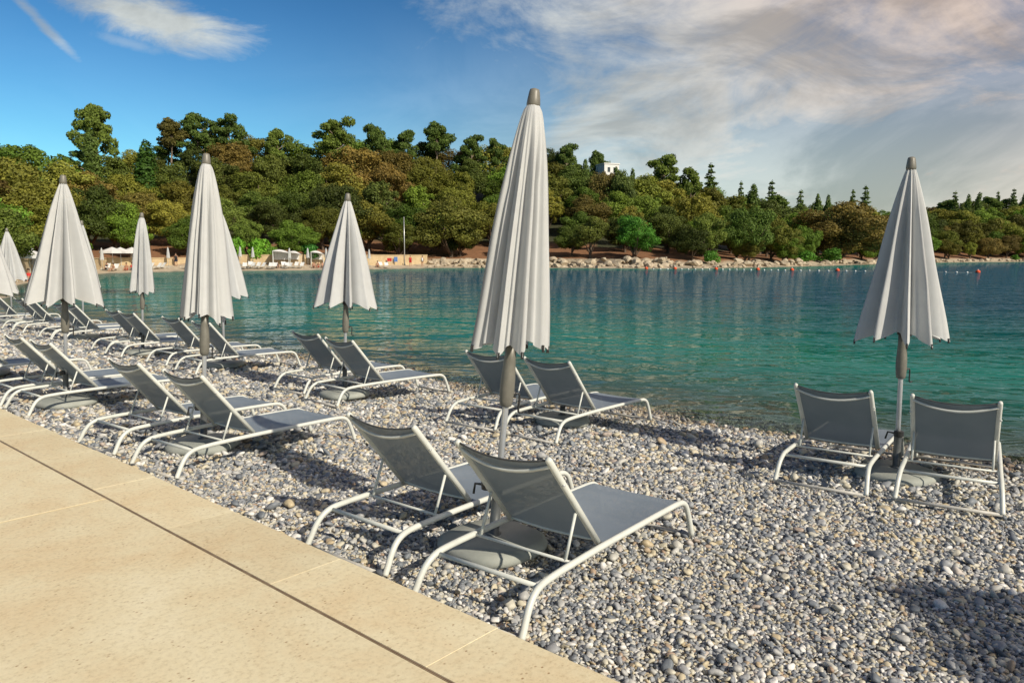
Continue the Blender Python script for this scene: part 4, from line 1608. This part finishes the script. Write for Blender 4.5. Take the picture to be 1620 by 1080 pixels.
# unseen pine added behind the viewer, crown shaped to shade the lower right corner
sh_xy = DT(0.6, -11.0)
sp_ = proto_pine(450, 7.0, 3.2, 0.5)
shade = empty('pine_tree', (sh_xy[0], sh_xy[1], Z_PROM), 0.0)
tag(shade, 'unseen leaning pine added on the promenade to shade the lower right pebbles', 'tree')
lob = []
rgx = np.random.default_rng(9)
cxy = DT(2.40, -10.6) - sh_xy
for i in range(26):
    a = rgx.uniform(0, 6.28)
    q = 2.1 * math.sqrt(rgx.random())
    lob.append(((cxy[0] + q * math.cos(a), cxy[1] + q * math.sin(a), 5.0 + rgx.uniform(-0.7, 0.7)), rgx.uniform(0.5, 0.8), 0.6))
c = mk('crown', crown_data('crown', lob, 0.075, 2400, 9, jitter=1.3), shade)
c.color = (*MIDG, 1)
limbs = [([(0, 0, -0.1), (cxy[0] * 0.25, cxy[1] * 0.25, 1.8), (cxy[0] * 0.7, cxy[1] * 0.7, 3.6), (cxy[0], cxy[1], 4.9)], (0.17, 0.06))]
for l in lob[::3]:
    limbs.append(([(cxy[0] * 0.75, cxy[1] * 0.75, 3.8), ((cxy[0] + l[0][0]) / 2, (cxy[1] + l[0][1]) / 2, 4.5), l[0]], (0.06, 0.02)))
mk('trunk', limb_data('trunk', limbs, M['bark_pale']), shade)

# ------------------------------------------------------------------ far shore: wall, rocks, house
def wall_strip(name, pxs, s, h0, h1, label, mat, thick=0.7, cap=True):
    o = empty(name, (0, 0, 0))
    pts = [place_px(px, s) for px in pxs]
    o.location = (pts[0][0], pts[0][1], 0)
    mb, mc = MB(), MB()
    for a, b in zip(pts[:-1], pts[1:]):
        d = (b - a) / np.linalg.norm(b - a)
        nn = np.array([-d[1], d[0]])
        q = [a - pts[0], b - pts[0], b - pts[0] + nn * thick, a - pts[0] + nn * thick]
        mb.add([(*p, h0) for p in q] + [(*p, h1) for p in q], [(0, 1, 5, 4), (1, 2, 6, 5), (2, 3, 7, 6), (3, 0, 4, 7), (4, 5, 6, 7)])
        q2 = [a - pts[0] - nn * 0.08, b - pts[0] - nn * 0.08, b - pts[0] + nn * (thick + 0.08), a - pts[0] + nn * (thick + 0.08)]
        mc.add([(*p, h1 + 0.003) for p in q2] + [(*p, h1 + 0.10) for p in q2], [(3, 2, 1, 0), (0, 1, 5, 4), (1, 2, 6, 5), (2, 3, 7, 6), (3, 0, 4, 7), (4, 5, 6, 7)])
    mb.build('wall_face', mat, o)
    if cap:
        mc.build('coping', mat, o)
    tag(o, label, 'wall')
    return o


wall_strip('stone_wall', list(range(376, 686, 10)), 6.2, -0.2, 1.75, 'long low cream stone wall behind the far beach', M['wall'])
wall_strip('stone_wall', list(range(-90, 330, 10)), 7.0, -0.2, 1.35, 'low ochre wall behind the far beach on the left', M['wall'])

wall_strip('rubble_wall', list(range(684, 1066, 8)), 5.3, -0.2, 1.15, 'rough pale rubble wall above the boulders right of the beach wall', M['rock'], 0.9, False)

rocks = empty('rock_bank', (*place_px(690, 3.0), 0))
tag(rocks, 'bank of pale boulders along the far shore', 'rocks', kind='structure')


def rock_mesh(seed):
    import bmesh
    rg = np.random.default_rng(seed)
    bm = bmesh.new()
    bmesh.ops.create_icosphere(bm, subdivisions=2, radius=1.0)
    V = np.array([v.co[:] for v in bm.verts])
    F = [tuple(v.index for v in f.verts) for f in bm.faces]
    bm.free()
    for _ in range(9):
        d = rg.normal(size=3)
        d /= np.linalg.norm(d)
        o = rg.uniform(0.45, 0.8)
        h = V @ d
        V = V - np.maximum(h - o, 0)[:, None] * d
    V = V * np.array([1.0, rg.uniform(0.6, 0.9), rg.uniform(0.45, 0.75)])
    return mesh_data('rock', V, F, False, (M['rock'],))


ROCK = [rock_mesh(800 + i) for i in range(7)]
rl = np.array(rocks.location[:])
for i in range(285):
    px = random.uniform(678, 1640) if i % 4 else random.uniform(690, 1410)
    lay = random.random()
    s = 0.2 + 5.2 * lay
    xy = place_px(px, s)
    z = float(terrain_z(xy)[0]) + random.uniform(-0.1, 0.25) + (0.55 * lay ** 2 if px < 1420 else 0.2)
    sz = random.uniform(0.35, 0.95) * (1.3 if s > 2.5 else 1.0)
    mk('rock', random.choice(ROCK), rocks, tuple(np.array([xy[0], xy[1], z]) - rl), (random.uniform(-.4, .4), random.uniform(-.4, .4), random.uniform(0, 6.28)), (sz, sz, sz))

# white house on the hill
hxy = place_px(959, 60)
hz = float(terrain_z(hxy)[0])
ht = CAM_Z + hxy[1] * (HY - 262) / FPX
house = empty('white_house', (hxy[0], hxy[1], hz), 0.35)
tag(house, 'small white flat-roofed house among the trees on the hill', 'house')
hh = ht - hz
MB().box((-1.9, -2.2, -1.0), (1.9, 2.2, hh - 0.5)).build('wall', M['white_wall'], house)
MB().box((-2.05, -2.35, hh - 0.497), (2.05, 2.35, hh - 0.25)).build('roof', M['white_wall'], house)
for wx in (-0.75, 0.75):
    f_ = MB().box((wx - 0.42, -2.23, hh - 2.4), (wx + 0.42, -2.203, hh - 1.1)).build('window', M['white_wall'], house)
    MB().box((wx - 0.33, -2.25, hh - 2.3), (wx + 0.33, -2.233, hh - 1.2)).build('pane', M['glass'], f_)

# ------------------------------------------------------------------ far beach: umbrellas, tents, loungers, people
def ground_at(px, s):
    xy = place_px(px, s)
    return xy, float(terrain_z(xy)[0])


FAR_CAN, _ = canopy_mesh(91, 0.26, True, 6, 10)
for px, s, lab in ((161, 5.2, 'closed white umbrella on the far beach left of the open white parasols'), (266, 5.8, 'closed white umbrella alone on the far beach beside the slim near umbrella'),
                   (380, 5.3, 'closed white umbrella at the left end of the far stone wall'), (400, 5.0, 'closed white umbrella in front of the far wall left of the tents'),
                   (458, 4.6, 'closed white umbrella at the right side of the big white tent'), (487, 4.8, 'closed grey-white umbrella beside the second white tent'),
                   (516, 4.8, 'closed white umbrella left of the half-open waterside umbrella on the far beach'), (584, 4.8, 'closed white umbrella on the far beach right of the half-open waterside umbrella'),
                   (52, 6.0, 'closed white umbrella on the far beach at the far left')):
    xy, z = ground_at(px, s)
    o = empty('beach_umbrella', (xy[0], xy[1], z))
    tag(o, lab, 'umbrella', 'closed umbrellas on the far beach')
    mk('canopy', FAR_CAN, o)
    mk('pole', POLE_ME, o)
    mk('base', BASE_ME, o)


def parasol(px, s, R, h, label):
    xy, z = ground_at(px, s)
    o = empty('open_parasol', (xy[0], xy[1], z), random.uniform(0, 1))
    tag(o, label, 'parasol', 'open white parasols on the far beach')
    V = [(0, 0, h + 0.55)]
    for k in range(8):
        a = k * math.pi / 4
        V.append((R * math.cos(a), R * math.sin(a), h))
    for k in range(8):
        a = k * math.pi / 4
        V.append((R * math.cos(a), R * math.sin(a), h - 0.22))
    Fq = [(0, 1 + k, 1 + (k + 1) % 8) for k in range(8)] + [(1 + k, 9 + k, 9 + (k + 1) % 8, 1 + (k + 1) % 8) for k in range(8)]
    MB().add(V, Fq).build('canopy', M['white_cloth'], o)
    MB().tube([(0, 0, 0), (0, 0, h + 0.55)], 0.03, 8).build('pole', M['pole'], o)
    MB().lathe([(0.3, 0), (0.3, 0.08), (0.05, 0.1)], 12).build('base', M['base'], o)


parasol(178, 6.2, 1.45, 1.95, 'open white parasol on the far beach, leftmost beside the slim near umbrella')
parasol(191, 6.6, 1.30, 1.85, 'open white parasol on the far beach, middle of the group left of the slim umbrella')
parasol(209, 6.4, 1.40, 1.90, 'open white parasol on the far beach, nearest to the slim near umbrella')
parasol(32, 6.4, 1.3, 1.9, 'open white parasol on the far beach left of the wide umbrella')
parasol(46, 7.0, 1.3, 1.9, 'open white parasol on the far beach touching the wide umbrella')


def tent(px, s, w, d, h, label, rz=0.0):
    xy, z = ground_at(px, s)
    az = math.atan2(xy[0], xy[1])
    o = empty('beach_tent', (xy[0], xy[1], z), -az + rz)
    tag(o, label, 'tent', 'white tents on the far beach')
    for sx in (-1, 1):
        for sy in (-1, 1):
            MB().tube([(sx * w / 2, sy * d / 2, 0), (sx * w / 2, sy * d / 2, h - (0.25 if sx > 0 else 0.0))], 0.035, 6).build('post', M['frame'], o)
    V, Fq, n = [], [], 7
    for i in range(n):
        for j in range(n):
            a, b = i / (n - 1) * 2 - 1, j / (n - 1) * 2 - 1
            V.append((a * w / 2 * 1.05, b * d / 2 * 1.05, h - (0.125 * (a + 1)) + 0.30 * (1 - a * a) * (1 - b * b) - 0.06 * (abs(a * b))))
    for i in range(n - 1):
        for j in range(n - 1):
            Fq.append((i * n + j, (i + 1) * n + j, (i + 1) * n + j + 1, i * n + j + 1))
    MB().add(V, Fq).build('roof_cloth', M['white_cloth'], o)
    V, Fq = [], []
    for i in range(13):
        u = i / 12 * 2 - 1
        V += [(-w / 2 + 0.02 + 0.05 * math.sin(u * 9), u * d / 2, h - 0.02), (-w / 2 + 0.02 + 0.08 * math.sin(u * 9), u * d / 2, 0.35)]
    for i in range(12):
        Fq.append((2 * i, 2 * i + 2, 2 * i + 3, 2 * i + 1))
    MB().add(V, Fq).build('side_cloth', M['white_cloth'], o)
    V, Fq = [], []
    for i in range(13):
        u = i / 12 * 2 - 1
        V += [(u * w / 2, d / 2 - 0.02 + 0.05 * math.sin(u * 9), h - 0.12 * (u + 1) - 0.02), (u * w / 2, d / 2 - 0.02 + 0.07 * math.sin(u * 11), 0.9)]
    for i in range(12):
        Fq.append((2 * i, 2 * i + 2, 2 * i + 3, 2 * i + 1))
    MB().add(V, Fq).build('back_cloth', M['white_cloth'], o)


tent(444, 4.8, 2.1, 1.8, 2.15, 'large white tent in front of the far stone wall')
tent(466, 5.1, 1.5, 1.6, 1.95, 'small sloping white tent right of the large tent', 0.15)
tent(501, 5.0, 1.7, 1.6, 2.0, 'white tent at the right end of the far beach tents', 0.1)

far_w = [388, 396, 404, 412, 421, 430, 437, 447, 455, 463, 471, 480, 257, 264, 243, 300, 310, 600, 610, 172, 186, 30, 42]
M['far_white'] = noisy('white_far_sling', (0.62, 0.64, 0.63), (0.74, 0.75, 0.74), 5, 0.7)
LMF = []
for nm, me in LM:
    if nm in ('side_rail', 'back_sling', 'seat_sling', 'ground_bar'):
        m2 = me.copy()
        if 'sling' in nm:
            m2.materials[0] = M['far_white']
        LMF.append((nm, m2))
ORD = ['first', 'second', 'third', 'fourth', 'fifth', 'sixth', 'seventh', 'eighth', 'ninth', 'tenth', 'eleventh', 'twelfth']
for i, px in enumerate(far_w):
    s = 2.2 + random.uniform(0, 1.6)
    xy, z = ground_at(px, s)
    o = empty('sun_lounger', (xy[0], xy[1], z + 0.03), random.uniform(-1.9, -1.2) - math.atan2(xy[0], xy[1]))
    o.rotation_euler.z = -math.pi / 2 + random.uniform(-0.5, 0.5)
    where = 'before the far wall and tents' if 380 < px < 500 else ('by the right-hand bathers on the far beach' if px > 590 else 'on the left part of the far beach')
    row = sorted(q for q in far_w if (380 < q < 500) == (380 < px < 500) and (q > 590) == (px > 590))
    tag(o, ORD[row.index(px)] + ' white lounger from the left ' + where, 'sun lounger', 'white loungers on the far beach, ' + where)
    for nm, me in LMF:
        mk(nm, me, o)


def skin_body(name, joints, edges, radii, mat, parent, sub=1):
    me = bpy.data.meshes.new(name)
    me.from_pydata(joints, edges, [])
    o = mk(name, me, parent)
    o.modifiers.new('skin', 'SKIN')
    sv = me.skin_vertices[0].data
    for i, r in enumerate(radii):
        sv[i].radius = (r, r) if not isinstance(r, tuple) else r
        sv[i].use_root = (i == 0)
    sd = o.modifiers.new('sub', 'SUBSURF')
    sd.levels = sub
    sd.render_levels = sub
    me.materials.append(mat)
    return o


def person(px, s, pose, cloth, label, face=0.0, dz=0.0):
    xy, z = ground_at(px, s)
    o = empty('person', (xy[0], xy[1], z + dz), face)
    tag(o, label, 'person')
    if pose == 'stand':
        J = [(0, 0, 0.92), (0, 0, 1.15), (0, 0, 1.40), (0, 0, 1.50), (0, 0.01, 1.62), (0, 0.01, 1.72),
             (0.18, 0, 1.40), (0.25, 0.03, 1.12), (0.27, -0.04, 0.88), (0.28, -0.06, 0.78), (-0.18, 0, 1.40), (-0.26, 0.03, 1.13), (-0.24, -0.08, 0.90), (-0.23, -0.10, 0.80),
             (0.10, 0, 0.86), (0.11, -0.03, 0.48), (0.12, 0.02, 0.07), (0.13, -0.12, 0.03), (-0.10, 0, 0.86), (-0.12, -0.06, 0.48), (-0.13, 0.0, 0.07), (-0.14, -0.14, 0.03)]
    elif pose == 'sit':
        J = [(0, 0, 0.14), (0, 0.03, 0.36), (0, 0.04, 0.60), (0, 0.03, 0.70), (0, 0.0, 0.81), (0, 0.0, 0.91),
             (0.18, 0.03, 0.60), (0.25, -0.02, 0.36), (0.20, -0.22, 0.28), (0.18, -0.30, 0.30), (-0.18, 0.03, 0.60), (-0.26, 0.10, 0.36), (-0.25, 0.18, 0.12), (-0.25, 0.20, 0.05),
             (0.10, -0.04, 0.13), (0.12, -0.36, 0.42), (0.13, -0.55, 0.06), (0.13, -0.68, 0.03), (-0.10, -0.04, 0.13), (-0.12, -0.38, 0.40), (-0.13, -0.58, 0.06), (-0.13, -0.70, 0.03)]
    E_ = [(0, 1), (1, 2), (2, 3), (3, 4), (4, 5), (2, 6), (6, 7), (7, 8), (8, 9), (2, 10), (10, 11), (11, 12), (12, 13), (0, 14), (14, 15), (15, 16), (16, 17), (0, 18), (18, 19), (19, 20), (20, 21)]
    Rr = [(0.15, 0.11), (0.135, 0.10), (0.16, 0.10), 0.055, 0.095, 0.075, 0.06, 0.045, 0.035, 0.04, 0.06, 0.045, 0.035, 0.04, 0.085, 0.062, 0.042, 0.035, 0.085, 0.062, 0.042, 0.035]
    skin_body('body', J, E_, Rr, M['skin'], o)
    up = [Vector(J[i]) for i in (0, 1, 2)]
    if cloth[0]:
        MB().tube([tuple(up[0] - (up[1] - up[0]) * 0.2), tuple(up[1]), tuple(up[2]), tuple(up[2] + Vector((0, 0, 0.04)))], [0.185, 0.175, 0.195, 0.10], 10).build('shirt', M[cloth[0]], o, True)
    if cloth[1]:
        mb = MB()
        for k in (14, 18):
            a, b = Vector(J[k]), Vector(J[k + 1])
            mb.tube([tuple(a + Vector((0, 0, 0.05))), tuple(a.lerp(b, 0.55))], [0.125, 0.105], 8)
        mb.build('shorts', M[cloth[1]], o, True)
    h = Vector(J[5])
    mb = MB()
    mb.lathe([(0.085, -0.06), (0.105, 0.0), (0.095, 0.055), (0.04, 0.09)], 10, (h.x, h.y + 0.02, h.z - 0.01))
    mb.build('hair', M['hair'], o, True)


person(649, 3.2, 'stand', ('red', 'red'), 'person in red standing by the end of the far wall', 0.4)
person(668, 2.6, 'stand', ('white', None), 'person in a white top standing on the shore right of the one in red', -0.5)
person(597, 2.8, 'sit', (None, 'navy'), 'person in dark swimwear sitting on the far beach below the flagpole side', 0.2)
person(438, 2.6, 'sit', ('black_cloth', 'black_cloth'), 'person in black sitting beside the large white tent', 0.6)
person(496, 2.4, 'sit', (None, 'navy'), 'leftmost of three sunbathers sitting under the right tent', 0.2)
person(503, 2.2, 'sit', (None, 'red'), 'middle of three sunbathers sitting under the right tent', -0.3)
person(510, 2.4, 'sit', (None, 'black_cloth'), 'rightmost of three sunbathers sitting under the right tent', 0.5)
person(199, 2.0, 'sit', (None, 'red'), 'sunbather in red shorts on the far beach left of the slim umbrella', 0.1)
person(208, 2.2, 'sit', ('red', 'navy'), 'sunbather in a red top on the far beach close to the slim umbrella', 0.7)
person(178, 1.8, 'sit', (None, 'tan'), 'sunbather in tan shorts on the far beach near the open parasols', -0.4)
person(168, 3.6, 'sit', ('black_cloth', 'navy'), 'person in black sitting below the leftmost open parasol', 0.3)
person(278, 6.0, 'stand', ('black_cloth', 'navy'), 'person in dark clothes standing right of the lone closed umbrella', 0.2)
person(43, 2.6, 'sit', ('red', 'navy'), 'sunbather in red at the far left beside the wide umbrella', 0.2)

# flag pole, towels
fxy, fz = ground_at(640, 6.0)
fp = empty('flag_pole', (fxy[0], fxy[1], fz))
tag(fp, 'slim grey pole rising from the far stone wall', 'pole')
fh = CAM_Z + fxy[1] * (HY - 346) / FPX - fz
MB().tube([(0, 0, 0), (0, 0, fh * 0.5), (0, 0, fh)], [0.085, 0.07, 0.05], 8).build('mast', M['pole'], fp, True)
MB().lathe([(0.16, 0.0), (0.16, 0.10), (0.08, 0.14)], 10).build('foot_plate', M['socket'], fp)
MB().lathe([(0.03, 0), (0.09, 0.05), (0.09, 0.11), (0.02, 0.16)], 8, (0, 0, fh)).build('finial', M['pole'], fp, True)


def towel(px, s, w, h, z0, mat, label):
    xy, z = ground_at(px, s)
    o = empty('towel', (xy[0], xy[1], z + z0), -math.atan2(xy[0], xy[1]))
    V, Fq = [], []
    for i in range(9):
        for j in range(5):
            u, v = i / 8 - 0.5, j / 4
            V.append((u * w, 0.05 * math.sin(u * 14) * v - 0.04, -v * h))
    for i in range(8):
        for j in range(4):
            Fq.append((i * 5 + j, (i + 1) * 5 + j, (i + 1) * 5 + j + 1, i * 5 + j + 1))
    MB().add(V, Fq).build('cloth', mat, o)
    MB().tube([(-w / 2, 0, 0.01), (w / 2, 0, 0.01)], 0.02, 6).build('rail', M['pole'], o)
    for sx in (-1, 1):
        MB().tube([(sx * w / 2, 0, 0.01), (sx * w / 2, 0, -z0)], 0.02, 6).build('post', M['pole'], o)
    tag(o, label, 'towel')


towel(626, 5.4, 0.55, 0.75, 1.35, M['blue'], 'pale blue towel hanging in front of the far wall')
towel(616, 5.2, 0.7, 0.5, 1.2, M['red'], 'red towel hanging in front of the far wall')

# ------------------------------------------------------------------ buoy line
BUOY = [(1022.6, 425.6), (1068, 425.9), (1133, 426.4), (1199, 427.2), (1253, 428.0), (1325, 428.8), (1547, 431.5)]
bme = MB().lathe([(0.03, -0.22), (0.20, -0.12), (0.27, 0.02), (0.24, 0.16), (0.12, 0.26), (0.05, 0.30)], 12)
bdat = bme.data('buoy_body', M['orange'], True)
rdat = MB().lathe([(0.06, 0.29), (0.06, 0.36), (0.02, 0.37)], 8).data('buoy_ring', M['float'], True)
bx = [on_plane(x, y, Z_SEA) for x, y in BUOY]
names = ['at the left end of the float line', 'second from the left on the float line', 'third from the left on the float line', 'fourth from the left on the float line', 'fifth from the left on the float line', 'left of the right umbrella on the float line', 'alone on the water right of the right umbrella']
for p, nm in zip(bx, names):
    o = empty('buoy', (p[0], p[1], Z_SEA + 0.05))
    tag(o, 'red buoy ' + nm, 'buoy', 'red buoys of the swimming area')
    mk('body', bdat, o)
    mk('ring', rdat, o)
line = empty('float_line', (bx[0][0], bx[0][1], Z_SEA))
tag(line, 'rope with small white floats running between the red buoys', 'float line')
fdat = MB().lathe([(0.03, -0.13), (0.10, -0.06), (0.10, 0.06), (0.03, 0.13)], 8).data('float', M['float'], True)
rope = []
for a, b in zip(bx[:-1], bx[1:]):
    L_ = np.linalg.norm(b - a)
    nfl = int(L_ / 1.15)
    for k in range(nfl + 1):
        q = a + (b - a) * k / (nfl + 1)
        w = 0.12 * math.sin(k * 0.9)
        rope.append((q[0] - bx[0][0], q[1] + w - bx[0][1], 0.01))
        if k:
            mk('float', fdat, line, (q[0] - bx[0][0], q[1] + w - bx[0][1], 0.03), (math.pi / 2, 0, random.uniform(0, 3)))
rope.append((bx[-1][0] - bx[0][0], bx[-1][1] - bx[0][1], 0.01))
MB().tube(rope, 0.018, 5).build('rope', M['rope'], line)
